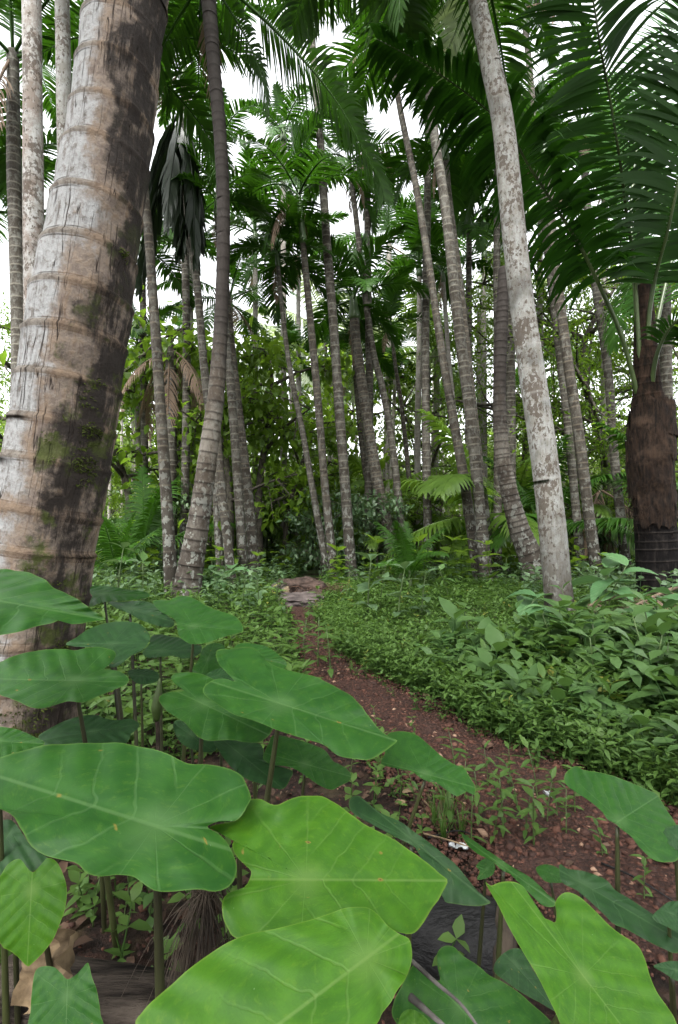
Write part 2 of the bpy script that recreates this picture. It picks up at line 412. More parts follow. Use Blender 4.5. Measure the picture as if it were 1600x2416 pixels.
frond_set('dead', {'hang': (-80, 14, 1), 'low': (-66, 30, .8), 'mid': (-40, 62, .7)}, 'dead_frond', n=36, leaf_len=.27, leaf_w=.024, a0=62, a1=74, vt=-.1, droop=2.6, pet=.12, r0=.012, wave=1.2, gap=.12)
frond_set('brown', {'hang': (-62, 30, 1), 'low': (-35, 55, .95)}, 'brown_frond', n=34, leaf_len=.24, leaf_w=.014, a0=35, a1=65, vt=-.1, droop=2.2, pet=.2, r0=.012, gap=.15, wave=.6)

CROWN = {'full': ['spear'] + ['up'] * 2 + ['mid'] * 3 + ['low'] * 2 + ['hang'] * 1,
         'droopy': ['up'] * 2 + ['mid'] * 3 + ['low'] * 3 + ['hang'] * 3,
         'small': ['spear', 'up', 'up', 'mid', 'mid', 'low', 'low'],
         'flat': ['up'] * 2 + ['mid'] * 4 + ['low'] * 4,
         'spread': ['up', 'mid', 'mid', 'mid', 'low', 'low', 'low', 'hang', 'hang'],
         'dead': ['hang', 'low'] * 4, 'skirt': ['mid', 'hang', 'low', 'hang', 'hang', 'low', 'hang', 'low', 'hang', 'hang', 'low'], 'young': ['spear', 'up', 'up', 'up', 'mid', 'mid', 'mid']}
def crown(root, p, kind, form, L, seed, azs=None, names='frond', tilt=0.0):
    rr = random.Random(seed); az = rr.uniform(0, 6.28)
    if kind in ('areca', 'coconut') and form not in ('young', 'flat'):      # last year's fronds, brown and hanging
        for q in range(rr.choice([0, 1, 1, 2])):
            a = rr.uniform(0, 6.28); link('dry_frond', rr.choice(FR[('brown', rr.choice(['hang', 'low']))]), root, Vector(p) + Vector((math.cos(a) * .04, math.sin(a) * .04, -.15)), (0, rr.gauss(0, .1), a), L * rr.uniform(.6, .9))
    for i, cls in enumerate(CROWN[form]):
        az += 2.4 + rr.gauss(0, .25)
        a = azs[i % len(azs)] if azs else az
        me = rr.choice(FR[(kind, cls)])
        link(names, me, root, Vector(p) + Vector((math.cos(a) * .02, math.sin(a) * .02, -i * .015)), (0, rr.gauss(0, .12) + tilt, a + rr.gauss(0, .12)), L * rr.uniform(.85, 1.1))

def trunk_geo(P, r, seg, ring_gap, step, seed, rough=.03, ring_w=.02, hi=120, bulge=0.0):
    """P polyline base to top; rings as real steps; map attribute = (arc, height, ring)"""
    rr = np.random.default_rng(seed)
    Q = spline(np.concatenate([P, np.asarray(r)[:, None]], 1), 60); Q, t = resample(Q, hi)
    rings = []; z = ring_gap * .5
    while z < t[-1]:
        rings.append(z); z += ring_gap * (rr.uniform(.8, 1.2) if hi > 400 else rr.uniform(.55, 1.45))
    if rings:
        ext = np.concatenate([[a - ring_w, a - ring_w * .45, a, a + ring_w * .5, a + ring_w] for a in rings])
        tt = np.unique(np.clip(np.concatenate([t, ext]), 0, t[-1]))
    else: tt = t
    Q = np.stack([np.interp(tt, t, Q[:, k]) for k in range(4)], 1); t = tt
    rg = np.array(rings) if rings else np.array([-9.])
    dist = np.abs(t[:, None] - rg[None]); dm = dist.min(1); ring = np.clip(1 - dm / ring_w, 0, 1)
    nx = np.searchsorted(rg, t); ph = (t - np.where(nx > 0, rg[np.clip(nx - 1, 0, None)], 0)) / ring_gap
    rad = Q[:, 3] * (1 + .30 * np.exp(-t / .14) * (hi < 400)) * (1 + step * ring + bulge * (np.clip(ph, 0, 1) - .5))
    Pc = Q[:, :3]; T, X, Y = frames(Pc); a = np.linspace(0, 2 * np.pi, seg, endpoint=False)
    wob = np.ones((len(t), seg))
    ph1, ph2 = rr.uniform(0, 6, 2)
    for k, A in ((2, rough), (3, rough * .7), (5, rough * .35)):
        wob += A * np.sin(k * a[None] + ph1 * k + t[:, None] * rr.uniform(.8, 2.2)) * np.sin(t[:, None] * rr.uniform(.7, 2.4) + ph2)
    rad2 = rad[:, None] * wob
    V = Pc[:, None] + rad2[..., None] * (np.cos(a)[None, :, None] * X[:, None] + np.sin(a)[None, :, None] * Y[:, None])
    mp = np.stack([np.broadcast_to(((a[None] - np.pi / 2) % 6.28318) / 6.28318, rad2.shape), np.broadcast_to(t[:, None], rad2.shape), np.broadcast_to(ring[:, None], rad2.shape)], -1)
    return V, mp, t

def trunk_points(pts, Y, lean=0.0):
    P = []; r = []
    for x, y, wd in pts:
        x, y = D(x, y); p = at(x, y, Y); p.y += lean * max(0, p.z); p = at(x, y, p.y)
        P.append(np.array(p)); r.append(wd * 1.02041 * p.y / FPX / 2 * math.cos(math.atan((x - 800) / FPX)) * .92)
    P = P[::-1]; r = r[::-1]                     # base first
    d = P[0] - P[1]; zb = gz(P[0][0], P[0][1]) - .06
    if P[0][2] > zb + .02:
        k = (zb - P[0][2]) / d[2] if d[2] < -1e-4 else 0
        P.insert(0, P[0] + d * k); r.insert(0, r[0] * 1.04)
    return np.array(P), np.array(r)

def palm(name, label, cat, pts, Y, mat, ring=.15, step=.04, kind=None, form='full', L=1.6, seg=16, seed=1, shaft=0.0, lean=0.0, group=None, top=None, extra_top=0.0, hi=120, bulge=0.0, tilt=0.0, azs=None):
    P, r = trunk_points(pts, Y, lean)
    if extra_top:                                 # carries on above the frame
        d = (P[-1] - P[-2]); d /= np.linalg.norm(d); d = d * .6 + np.array((0, 0, .4)); d /= np.linalg.norm(d)
        P = np.concatenate([P, [P[-1] + d * extra_top]]); r = np.append(r, r[-1] * .92)
    base = Vector((P[0][0], P[0][1], gz(P[0][0], P[0][1])))
    root = thing(name, label, cat, base, group)
    Pl = P - np.array(base)
    V, mp, t = trunk_geo(Pl, r, seg, ring, step, seed, hi=hi, bulge=bulge)
    g = Geo(); g.add(V.reshape(-1, 3), [grid_faces(len(t), seg), (np.arange(seg) + (len(t) - 1) * seg)[None]], .5, mp.reshape(-1, 3))
    link('trunk', g.mesh('trunk', M[mat]), root)
    tp = Pl[-1]
    if shaft:
        g = Geo(); d = Pl[-1] - Pl[-2]; d /= np.linalg.norm(d); rr = r[-1]
        Q = [tp - d * .04, tp + d * .1, tp + d * shaft * .5, tp + d * shaft]
        tube(g, spline(Q, 12), np.interp(np.linspace(0, 1, 12), [0, .15, .5, 1], [rr * 1.02, rr * 1.3, rr * 1.05, rr * .7]), 12)
        link('crownshaft', g.mesh('crownshaft', M['shaft']), root); tp = tp + d * shaft
    if kind: crown(root, tp, kind, form, L, seed, tilt=tilt, azs=azs)
    root['top'] = 0
    del root['top']
    return root, tp

# ------------------------------------------------------------------ the great coconut trunk at the left
s = NT('old_coconut_bark'); o = s.obj(); mp = s.attr('map', 'Vector'); sp = s.n('SeparateXYZ'); s.l(mp, sp.inputs[0])
cyl = s.n('CombineXYZ'); s.l(s.math('MULTIPLY', sp.outputs[0], 1.25), cyl.inputs[0]); s.l(sp.outputs[1], cyl.inputs[1])
cyl = cyl.outputs[0]
nb = s.noise(o, 7, 6, .68); nf = s.noise(o, 42, 5, .7); nm = s.noise(o, 2.6, 4, .6)
warp = s.n('VectorMath', operation='ADD'); s.l(cyl, warp.inputs[0]); s.l(s.scale(s.noise(o, 6, 3, .6, True), (.018, .03, .0)), warp.inputs[1])
cr = s.noise(s.scale(warp.outputs[0], (30, 2.2, 1)), 1.0, 2, .5)                    # cracks down the grain
crack = s.math('MULTIPLY', s.step(s.math('ABSOLUTE', s.math('SUBTRACT', cr, .5)), .013, .003), s.step(s.noise(s.scale(cyl, (9, 4, 1)), 1, 3), .45, .55))
st = s.noise(s.scale(warp.outputs[0], (26, 5, 1)), 1.0, 5, .7)                       # vertical streaks
c = s.mix(s.step(s.math('ADD', s.math('MULTIPLY', nb, .55), s.math('MULTIPLY', st, .45)), .33, .46), (.055, .045, .035), (.27, .273, .268))
c = s.mix(s.math('MULTIPLY', s.step(nf, .48, .66), .7), c, (.085, .064, .05))
c = s.mix(s.math('MULTIPLY', s.step(st, .54, .66), .6), c, (.065, .048, .037))
edge = s.math('MULTIPLY', s.step(sp.outputs[2], .0, .12), s.step(sp.outputs[2], .42, .2))
fine = s.noise(s.scale(o, (1, 1, .5)), 95, 4, .75)
c = s.mix(s.math('MULTIPLY', s.step(fine, .54, .68), .3), c, (.07, .054, .042))
c = s.mix(s.math('MULTIPLY', edge, s.math('MULTIPLY', s.step(nb, .4, .55), .75)), c, (.03, .023, .018))
tan = s.mix(s.step(nf, .4, .65), (.15, .128, .104), (.072, .057, .044))
c = s.mix(s.math('MULTIPLY', s.step(sp.outputs[2], .25, .5), .85), c, tan)
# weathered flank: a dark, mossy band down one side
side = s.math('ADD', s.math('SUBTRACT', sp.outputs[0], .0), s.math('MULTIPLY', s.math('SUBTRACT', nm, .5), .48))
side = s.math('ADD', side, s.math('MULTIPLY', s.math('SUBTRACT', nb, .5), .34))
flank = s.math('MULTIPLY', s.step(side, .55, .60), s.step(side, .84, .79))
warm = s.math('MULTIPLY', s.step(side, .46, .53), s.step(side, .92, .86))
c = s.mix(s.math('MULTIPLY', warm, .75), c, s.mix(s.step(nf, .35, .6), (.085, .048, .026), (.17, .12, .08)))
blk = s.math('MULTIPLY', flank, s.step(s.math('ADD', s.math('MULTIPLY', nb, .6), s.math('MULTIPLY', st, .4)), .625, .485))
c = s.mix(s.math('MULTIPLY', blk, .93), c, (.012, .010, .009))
ms = s.math('MULTIPLY', flank, s.step(s.noise(o, 9, 5, .7), .5, .6))
ms = s.math('MULTIPLY', ms, s.step(sp.outputs[1], 2.2, 1.2))
c = s.mix(s.math('MULTIPLY', ms, .85), c, s.mix(nf, (.02, .028, .006), (.06, .075, .016)))
c = s.mix(s.math('MULTIPLY', s.step(sp.outputs[1], .55, .2), .65), c, (.06, .045, .032))
c = s.mix(s.math('MULTIPLY', crack, .9), c, (.025, .018, .014))
h = s.math('SUBTRACT', s.math('ADD', s.math('MULTIPLY', nf, .8), s.math('MULTIPLY', st, .4)), s.math('MULTIPLY', crack, 1.2))
M['old_coco'] = s.done(s.bsdf(c, .85, .15, h, .8, .012))

def big_palm():
    Y = 1.42
    pts = [(x + 11, y, w_ * .85) for x, y, w_ in [(330, -170, 225), (285, 0, 240), (264, 150, 250), (246, 300, 262), (214, 500, 282), (181, 700, 312), (150, 900, 318), (118, 1100, 326), (78, 1300, 335), (52, 1500, 350), (36, 1660, 368)]]
    P, r = trunk_points(pts, Y)
    P = np.concatenate([P, [P[-1] + np.array((.22, .1, 1.2)), P[-1] + np.array((.42, .2, 3.0)), P[-1] + np.array((.5, .3, 5.2))]]); r = np.concatenate([r, [.115, .105, .095]])
    base = Vector((P[0][0], P[0][1], gz(P[0][0], P[0][1])))
    root = thing('coconut_palm', 'huge old coconut trunk with pale bark, tan rings and a mossy black flank', 'palm tree', base)
    seg = 96; V, mp, t = trunk_geo(P - np.array(base), r, seg, .125, .022, 3, rough=.02, ring_w=.017, hi=420, bulge=.045)
    # bark plates: shallow relief and a knobbly weathered flank
    nrm = V - V.mean(1, keepdims=True); nrm /= np.linalg.norm(nrm, axis=2)[..., None]
    for i in range(len(t)):
        if t[i] > 3.2: break
        for j in range(seg):
            p = Vector(V[i, j]); u = (j / seg - .25) % 1
            k = noise.noise(p * 9) * .004 + noise.noise(p * 30) * .0022
            if .5 < u < .76: k += (noise.noise(p * 7 + Vector((4, 0, 0))) * .014 + noise.noise(p * 19) * .006) * math.sin((u - .5) / .26 * math.pi)
            V[i, j] += nrm[i, j] * k
    g = Geo(); g.add(V.reshape(-1, 3), [grid_faces(len(t), seg)], .5, mp.reshape(-1, 3))
    link('trunk', g.mesh('trunk', M['old_coco']), root)
    crown(root, (P - np.array(base))[-1], 'coconut', 'full', 3.4, 77)
    # moss tufts on the flank
    g = Geo(); pos = []; nn = []
    tries = 0
    while len(pos) < 5200 and tries < 60000:
        tries += 1
        i = rng.integers(0, len(t)); 
        if t[i] > 1.75 or t[i] < .35: continue
        j = int(rng.uniform(.78, .96) * seg); p = V[i, j]
        q = Vector(p); m = noise.noise(q * 6.5 + Vector((0, 7, 0))) + .5 * noise.noise(q * 17)
        if m < .16 + .25 * abs(j / seg - .87) * 4 * .25 + .12 * max(0, t[i] - .9): continue
        pos.append(p + nrm[i, j] * .001 + rng.normal(0, .003, 3)); nn.append(nrm[i, j])
    tv = np.array([(-.3, 0, 0), (.3, 0, 0), (.1, 1, .25)]); n = len(pos)
    if n:
        nn = np.array(nn); A = rng.normal(0, 1, (n, 3)); X = np.cross(nn, A); X /= np.linalg.norm(X, axis=1)[:, None]
        yy = nn * .7 + rng.normal(0, .5, (n, 3)); Z = np.cross(X, yy)
        scatter(g, tv, [np.array([(0, 1, 2)])], np.array(pos), np.stack([X, yy, Z], -1), np.full(n, .0075), rng.random(n))
        tag(link('moss', g.mesh('moss', leaf_mat('moss', (.015, .022, .005), (.07, .09, .018), .8, .2, .1)), root), kind='stuff')
    return root
big_palm()

# ------------------------------------------------------------------ the palms, each where it stands (pixels in a 1568 wide frame, depth in metres)
def ppath(pts): return [(x, y, w_) for x, y, w_ in pts]
palm('pale_palm', 'slim pale lichen-blotched palm trunk just behind the huge trunk, at the far left edge', 'palm tree',
     [(70, -60, 54), (73, 0, 54), (76, 300, 55), (78, 600, 56), (84, 1000, 60), (92, 1400, 64)], 4.8, 'trunk_grey', .32, .02, 'coconut', 'full', 2.6, 20, 11, extra_top=3.0)
palm('pale_palm', 'smooth plain grey palm trunk peeping out between the huge trunk and the lichen-blotched one', 'palm tree',
     [(138, -60, 40), (144, 0, 42), (150, 300, 43), (165, 800, 46), (190, 1370, 50)], 5.6, 'trunk_white', .3, .02, 'coconut', 'full', 2.6, 18, 12, extra_top=3.2)
palm('areca_palm', 'straight areca trunk spotted with white lichen, touching the curved dark coconut trunk at its foot', 'palm tree',
     [(322, 200, 22), (333, 420, 23), (345, 560, 24), (362, 800, 27), (375, 1000, 29), (388, 1200, 31), (398, 1392, 35)], 7.2, 'trunk_dark', .16, .03, 'areca', 'full', 1.9, 16, 13, shaft=.5)
r_curved, top_curved = palm('coconut_palm', 'dark ringed coconut trunk that curves up from a thick brown foot left of the path', 'palm tree',
     [(478, -30, 42), (482, 0, 42), (494, 150, 36), (508, 300, 35), (517, 500, 34), (513, 700, 35), (501, 900, 42), (481, 1050, 50), (460, 1200, 56), (436, 1340, 68), (430, 1400, 78)],
     6.6, 'trunk_coco', .135, .032, 'coconut', 'spread', 2.4, 24, 14, hi=200, bulge=-.05, extra_top=.25)
palm('areca_palm', 'slim areca with a skirt of withered black fronds hanging from its top', 'palm tree',
     [(421, 250, 15), (432, 480, 17), (442, 560, 19), (456, 660, 20), (472, 850, 21), (496, 1050, 23), (520, 1200, 24), (538, 1370, 25)], 9.2, 'trunk_pale', .15, .03, 'dead', 'skirt', 3.2, 12, 15)
palm('areca_palm', 'upright grey areca trunk, left one of the close pair standing behind the curved coconut', 'palm tree',
     [(505, 500, 20), (520, 750, 21), (534, 900, 22), (552, 1150, 24), (566, 1376, 27)], 9.4, 'trunk_pale', .16, .02, 'areca', 'small', 1.15, 12, 16, shaft=.4)
palm('areca_palm', 'mottled grey areca trunk, right one of the close pair standing behind the curved coconut', 'palm tree',
     [(503, 380, 20), (520, 650, 22), (545, 900, 24), (572, 1130, 26), (592, 1352, 29)], 9.9, 'trunk_dark', .15, .03, 'areca', 'small', 1.2, 12, 17, shaft=.4)
palm('areca_palm', 'thin dark areca trunk bending out from behind the curved coconut near its foot', 'palm tree',
     [(503, 850, 17), (500, 950, 20), (508, 1080, 21), (523, 1220, 23), (540, 1385, 26)], 8.4, 'trunk_dark', .14, .03, None, hi=100, seg=12, seed=18)
palm('areca_palm', 'short thin pale areca trunk close behind the foot of the curved coconut', 'palm tree',
     [(488, 960, 16), (494, 1050, 18), (503, 1200, 20), (512, 1350, 22)], 9.6, 'trunk_pale', .14, .02, None, hi=80, seg=10, seed=19)
palm('areca_palm', 'very thin pale areca trunk leaning left under a drooping crown near the path end', 'palm tree',
     [(643, 612, 10), (651, 700, 11), (670, 850, 13), (700, 1000, 15), (735, 1200, 18), (768, 1366, 21)], 9.9, 'trunk_pale', .17, .03, 'areca', 'droopy', 1.35, 10, 20, shaft=.35)
palm('areca_palm', 'areca with a big dark full crown and green crownshaft, rooted at the path end', 'palm tree',
     [(701, 560, 15), (708, 640, 17), (733, 900, 19), (752, 1130, 20), (776, 1366, 24)], 9.7, 'trunk_dark', .15, .03, 'areca', 'full', 1.75, 12, 21, shaft=1.05)
palm('areca_palm', 'tallest pale areca trunk, running from the path end out past the top edge', 'palm tree',
     [(706, -60, 17), (712, 0, 17), (735, 250, 19), (755, 550, 22), (771, 750, 23), (785, 950, 25), (800, 1150, 26), (814, 1350, 29)], 9.9, 'trunk_pale', .17, .03, 'areca', 'full', 1.8, 14, 22, shaft=.8, extra_top=2.2)
palm('areca_palm', 'thin leaning areca trunk running up to a crown beside the tall straight pale one', 'palm tree',
     [(812, 410, 13), (835, 600, 15), (860, 800, 17), (885, 900, 17), (910, 1050, 18), (940, 1330, 22)], 11.3, 'trunk_pale', .16, .03, 'areca', 'droopy', 1.7, 12, 23, shaft=.45)
palm('coconut_palm', 'thick brown leaning trunk under a broad dark crown in the middle of the grove', 'palm tree',
     [(820, 735, 25), (824, 790, 25), (846, 950, 26), (876, 1130, 30), (915, 1300, 36), (925, 1345, 40)], 11.2, 'trunk_dark', .12, .03, 'areca', 'full', 1.75, 16, 24, shaft=.5)
palm('areca_palm', 'thin blackish areca trunk just left of the thick brown leaning one', 'palm tree',
     [(818, 800, 12), (826, 910, 14), (840, 1050, 15), (868, 1230, 16), (890, 1340, 18)], 12.5, 'trunk_dark', .15, .02, 'areca', 'small', 1.5, 10, 25)
palm('areca_palm', 'slender areca with a small tufted crown, just right of the broad dark crown', 'palm tree',
     [(908, 790, 9), (915, 850, 10), (930, 950, 11), (955, 1190, 13), (975, 1340, 15)], 13.5, 'trunk_dark', .16, .02, 'areca', 'small', 1.35, 10, 26, shaft=.55)
palm('areca_palm', 'stout mottled areca trunk leaning left, front one of the tight clump right of the path', 'palm tree',
     [(955, -60, 19), (962, 0, 20), (985, 150, 21), (1003, 300, 23), (1030, 480, 25), (1060, 750, 28), (1090, 980, 29), (1110, 1180, 30), (1128, 1372, 36)], 8.9, 'trunk_pale', .15, .03, 'areca', 'full', 1.8, 16, 27, shaft=.7, extra_top=2.4)
palm('areca_palm', 'areca trunk with dark bands, right one of the tight clump right of the path', 'palm tree',
     [(1030, 370, 18), (1040, 480, 19), (1062, 650, 21), (1088, 900, 23), (1108, 1080, 24), (1138, 1330, 28)], 9.9, 'trunk_dark', .15, .03, 'areca', 'droopy', 1.7, 14, 28, shaft=.5)
palm('areca_palm', 'leaning areca trunk with lichen, left one of the tight clump right of the path', 'palm tree',
     [(905, 120, 13), (925, 250, 15), (960, 420, 17), (990, 600, 19), (1020, 800, 21), (1045, 950, 23), (1075, 1120, 26), (1108, 1350, 29)], 9.3, 'trunk_dark', .16, .03, 'areca', 'full', 1.9, 14, 29, shaft=.5)
palm('areca_palm', 'thin pale areca trunk seen between the trunks of the tight clump right of the path', 'palm tree',
     [(1025, 650, 11), (1040, 850, 12), (1062, 1050, 13), (1095, 1345, 16)], 12.5, 'trunk_far', .16, .02, 'areca', 'small', 1.5, 10, 30, shaft=.3)
r_white, top_white = palm('pale_palm', 'big smooth whitish palm trunk with brown flakes leaning left, standing among the herbs', 'palm tree',
     [(1092, -80, 44), (1103, 0, 46), (1135, 150, 52), (1165, 300, 58), (1195, 600, 62), (1228, 850, 66), (1258, 1050, 70), (1275, 1200, 70), (1293, 1390, 72), (1298, 1450, 82)],
     5.25, 'trunk_white', .42, .018, 'coconut', 'spread', 2.6, 32, 31, hi=200, extra_top=.9)
palm('coconut_palm', 'reddish ringed coconut trunk with a bent foot, half behind the big whitish trunk', 'palm tree',
     [(1166, 620, 30), (1160, 760, 32), (1155, 900, 33), (1160, 1030, 37), (1176, 1130, 44), (1200, 1220, 54), (1228, 1290, 64), (1240, 1340, 72)], 8.6, 'trunk_coco', .10, .035, None, hi=200, seg=20, seed=32, bulge=-.04)
palm('areca_palm', 'thin pale ringed areca trunk right behind the whitish trunk, with mossy left edge', 'palm tree',
     [(1215, 60, 16), (1240, 320, 17), (1268, 600, 19), (1298, 850, 21), (1320, 1050, 22), (1345, 1330, 25)], 10.4, 'trunk_pale', .13, .03, 'areca', 'full', 1.8, 12, 33, shaft=.5)
palm('areca_palm', 'dark areca trunk heavily spotted with white lichen, between whitish trunk and young coconut', 'palm tree',
     [(1262, 380, 22), (1283, 590, 24), (1308, 800, 27), (1338, 1000, 29), (1360, 1180, 30), (1384, 1350, 34)], 8.8, 'trunk_dark', .14, .03, 'areca', 'small', 1.5, 16, 34, shaft=.4)
palm('areca_palm', 'clean light grey areca trunk just left of the fibrous young coconut', 'palm tree',
     [(1345, 330, 18), (1375, 640, 22), (1405, 850, 23), (1420, 1050, 24), (1446, 1290, 27)], 10.2, 'trunk_pale', .15, .015, 'areca', 'full', 1.7, 12, 35, shaft=.5)

# ---- the young coconut at the right with its brown fibre sheaths and huge fronds
def young_coconut():
    Y = 6.67
    root0, tp = palm('coconut_palm', 'young coconut palm with a black foot, brown fibre sheaths and huge fronds arching overhead', 'palm tree',
                     [(1490, 660, 40), (1492, 780, 60), (1497, 900, 78), (1503, 960, 106), (1507, 1090, 112), (1513, 1180, 112), (1522, 1300, 116), (1533, 1400, 128)], Y, 'trunk_dark', .115, .03, None, seg=32, seed=41, hi=220)
    base = root0.location
    tr = root0.children[0]
    s = NT('charred_palm_foot'); o = s.obj(); sp = s.n('SeparateXYZ'); s.l(s.attr('map', 'Vector'), sp.inputs[0])
    n = s.noise(s.scale(o, (1, 1, .3)), 22, 5, .7)
    c = s.mix(s.step(n, .45, .75), (.004, .0035, .0035), (.018, .015, .0135))
    c = s.mix(s.math('MULTIPLY', s.step(sp.outputs[2], .4, 1), .3), c, (.05, .042, .036))
    up = s.step(sp.outputs[1], 1.35, 1.6)
    c = s.mix(up, c, s.mix(s.step(n, .35, .7), (.005, .004, .003), (.03, .018, .012)))
    tr.data.materials[0] = s.done(s.bsdf(c, .85, .07, n, .8, .015))
    # fibre sheaths: ragged brown wrappings, each its own piece
    sm = NT('coconut_fibre'); o = sm.obj(); n = sm.noise(sm.scale(o, (1, 1, .18)), 34, 5, .75); n2 = sm.noise(o, 5, 3)
    c = sm.mix(sm.step(n, .35, .68), (.004, .003, .0025), (.026, .0155, .010)); c = sm.mix(sm.math('MULTIPLY', sm.step(n2, .5, .7), .5), c, (.06, .038, .025))
    M['fibre'] = sm.done(sm.bsdf(c, .9, .15, n, 1, .02))
    rr = np.random.default_rng(5)
    for k, (y0, y1, r0, r1, a0, a1) in enumerate([(1165, 1040, .245, .262, 0, 6.28), (1120, 985, .258, .27, .6, 5.2), (1060, 935, .262, .262, 3.2, 8.6), (1010, 930, .258, .245, 4.0, 7.0), (1150, 1010, .25, .275, 2.6, 4.6), (1215, 1120, .245, .255, 3.6, 5.4), (1200, 1130, .243, .25, 5.2, 7.6)]):
        p0 = np.array(at(*D(1510, y0), Y)) - np.array(base); p1 = np.array(at(*D(1504, y1), Y)) - np.array(base)
        nv, nu = 16, 48; V = []
        for i in range(nv):
            for j in range(nu):
                u = j / (nu - 1); v = i / (nv - 1); a = a0 + (a1 - a0) * u
                rag = (noise.noise(Vector((a * 3, k, 2))) * .16 + noise.noise(Vector((a * 9, k, 5))) * .12) * (v + .8 * (1 - v))
                vv = v + rag - .03
                p = p0 + (p1 - p0) * vv
                r = (r0 + (r1 - r0) * v) * (1 + noise.noise(Vector((math.cos(a) * 2.5, math.sin(a) * 2.5, v * 3 + k * 7))) * .10 + noise.noise(Vector((a * 8, v * 8, k))) * .025) + .012 * k * .5
                V.append(p + np.array((math.cos(a) * r, math.sin(a) * r, 0)))
        g = Geo(); g.add(V, [grid_faces(nv, nu, False)])
        o_ = link('fibre_sheath', g.mesh('fibre_sheath', M['fibre']), root0)
    g = Geo()
    for k in range(700):                          # loose fibres
        a = rr.uniform(0, 6.28); z = rr.choice([rr.uniform(.9, 2.25), rr.uniform(1.12, 1.3), rr.uniform(1.5, 1.6), rr.uniform(1.85, 1.95)]); r = .262 + rr.normal(0, .008)
        p = np.array((rr.normal(0, .0), 0, z)); c0 = np.array((-.10 + (z - 1) * -.02, 0, 0))
        q = [c0 + np.array((math.cos(a + t * rr.uniform(-.3, .3)) * (r + .05 * t * rr.uniform(.1, 1)), math.sin(a + t * .2) * (r + .05 * t), z - t * rr.uniform(.1, .3) * .6)) for t in np.linspace(0, 1, 4)]
        tube(g, q, np.linspace(.0025, .001, 4), 3, rr.random(), False)
    tag(link('fibre', g.mesh('fibre', M['fibre']), root0), kind='stuff')
    # fronds with their petioles
    def big(px, Ys, petn, **kw):
        P = np.array([at(*p, yy) for p, yy in zip(px, np.interp(np.linspace(0, 1, len(px)), np.linspace(0, 1, len(Ys)), Ys))]) - np.array(base)
        P = spline(P, 40); g = Geo(); gp = Geo()
        if kw['seed'] in (51, 52):                    # the two fronds in full view: every leaflet a piece of its own
            ls = []; frond(g, P, gh=gp, each=ls, **kw); f = link('frond', gp.mesh('frond', M['petiole']), root0)
            for gg in ls: link('leaflet', gg.mesh('leaflet', M['deep']), f)
            return
        frond(g, P, gh=gp, **kw)
        f = link('frond', g.mesh('frond', M['deep']), root0)
        link('petiole', gp.mesh('petiole', M['petiole']), f)
    big([(1512, 960), (1470, 800), (1419, 682), (1371, 583), (1317, 497), (1243, 383), (1196, 303), (1106, 224), (1004, 153), (890, 92)], [6.67, 6.4, 6.2, 5.9, 5.7], 0, n=68, leaf_len=1.1, leaf_w=.08, a0=15, a1=38, vt=.12, droop=1.6, pet=.30, seed=51, seg=6, r0=.035, wave=.3, tipk=.2)
    big([(1518, 980), (1505, 760), (1495, 606), (1479, 510), (1470, 430), (1454, 319), (1432, 191), (1419, 127), (1400, 0), (1372, -130), (1330, -260)], [6.67, 6.45, 5.9, 5.4, 4.9], 0, n=80, leaf_len=1.4, leaf_w=.058, a0=8, a1=30, vt=-.1, droop=.6, pet=.34, up=(0, -1, .2), seed=52, seg=6, r0=.035, wave=.25, tipk=.2)
    big([(1535, 990), (1530, 780), (1546, 654), (1572, 558), (1600, 430), (1640, 250), (1660, 60), (1670, -120)], [6.67, 6.45, 6.0, 5.6, 5.2], 0, n=88, leaf_len=1.35, leaf_w=.06, a0=8, a1=32, vt=.0, droop=.6, pet=.34, up=(.3, -1, .2), seed=53, seg=6, r0=.04, wave=.25, tipk=.2)
    big([(1535, 985), (1545, 860), (1575, 780), (1620, 745), (1700, 740), (1800, 800)], [6.67, 6.3, 6.1, 6.0], 0, n=44, leaf_len=.7, leaf_w=.04, a0=20, a1=45, vt=.1, droop=1.0, pet=.4, seed=54, seg=5, r0=.04)
    big([(1520, 960), (1560, 720), (1610, 540), (1700, 330), (1840, 170)], [6.9, 7.6, 8.6], 0, n=80, leaf_len=1.2, leaf_w=.06, a0=15, a1=40, vt=.05, droop=.8, pet=.22, seed=55, seg=5, r0=.036)
    big([(1515, 940), (1500, 700), (1490, 480), (1520, 260), (1590, 60), (1680, -80)], [6.9, 8.0, 9.6], 0, n=80, leaf_len=1.2, leaf_w=.06, a0=15, a1=40, vt=.1, droop=.7, pet=.25, up=(0, -1, .4), seed=56, seg=5, r0=.036)
    g = Geo(); tube(g, spline(np.array([at(1520, 900, 6.67), at(1519, 700, 6.67), at(1512, 560, 6.6), at(1500, 430, 6.5)]) - np.array(base), 14), np.linspace(.09, .015, 14), 14)
    link('spear_leaf', g.mesh('spear_leaf', M['petiole']), root0)
young_coconut()

# ---- fronds of the two tall coconuts that reach down into view
def hung_frond(root, px, Ys, mat='coconut', **kw):
    base = np.array(root.location)
    P = np.array([at(*p, yy) for p, yy in zip(px, np.interp(np.linspace(0, 1, len(px)), np.linspace(0, 1, len(Ys)), Ys))]) - base
    g = Geo(); frond(g, spline(P, 40), **kw)
    link('frond', g.mesh('frond', M[mat]), root)
hung_frond(r_curved, [(495, -60), (560, -10), (595, 21), (657, 79), (748, 178), (806, 257), (847, 332), (895, 420), (905, 470)], [6.6, 7.0, 7.2], n=100, leaf_len=.95, leaf_w=.042, a0=15, a1=45, vt=.1, droop=.9, pet=.2, seed=61, seg=5, r0=.03)
hung_frond(r_white, [(1085, -260), (960, -250), (840, -160), (740, -60), (690, 60)], [5.2, 5.6, 6.0], n=88, leaf_len=1.0, leaf_w=.04, a0=10, a1=35, vt=.05, droop=1.6, pet=.2, seed=62, seg=5, r0=.03)
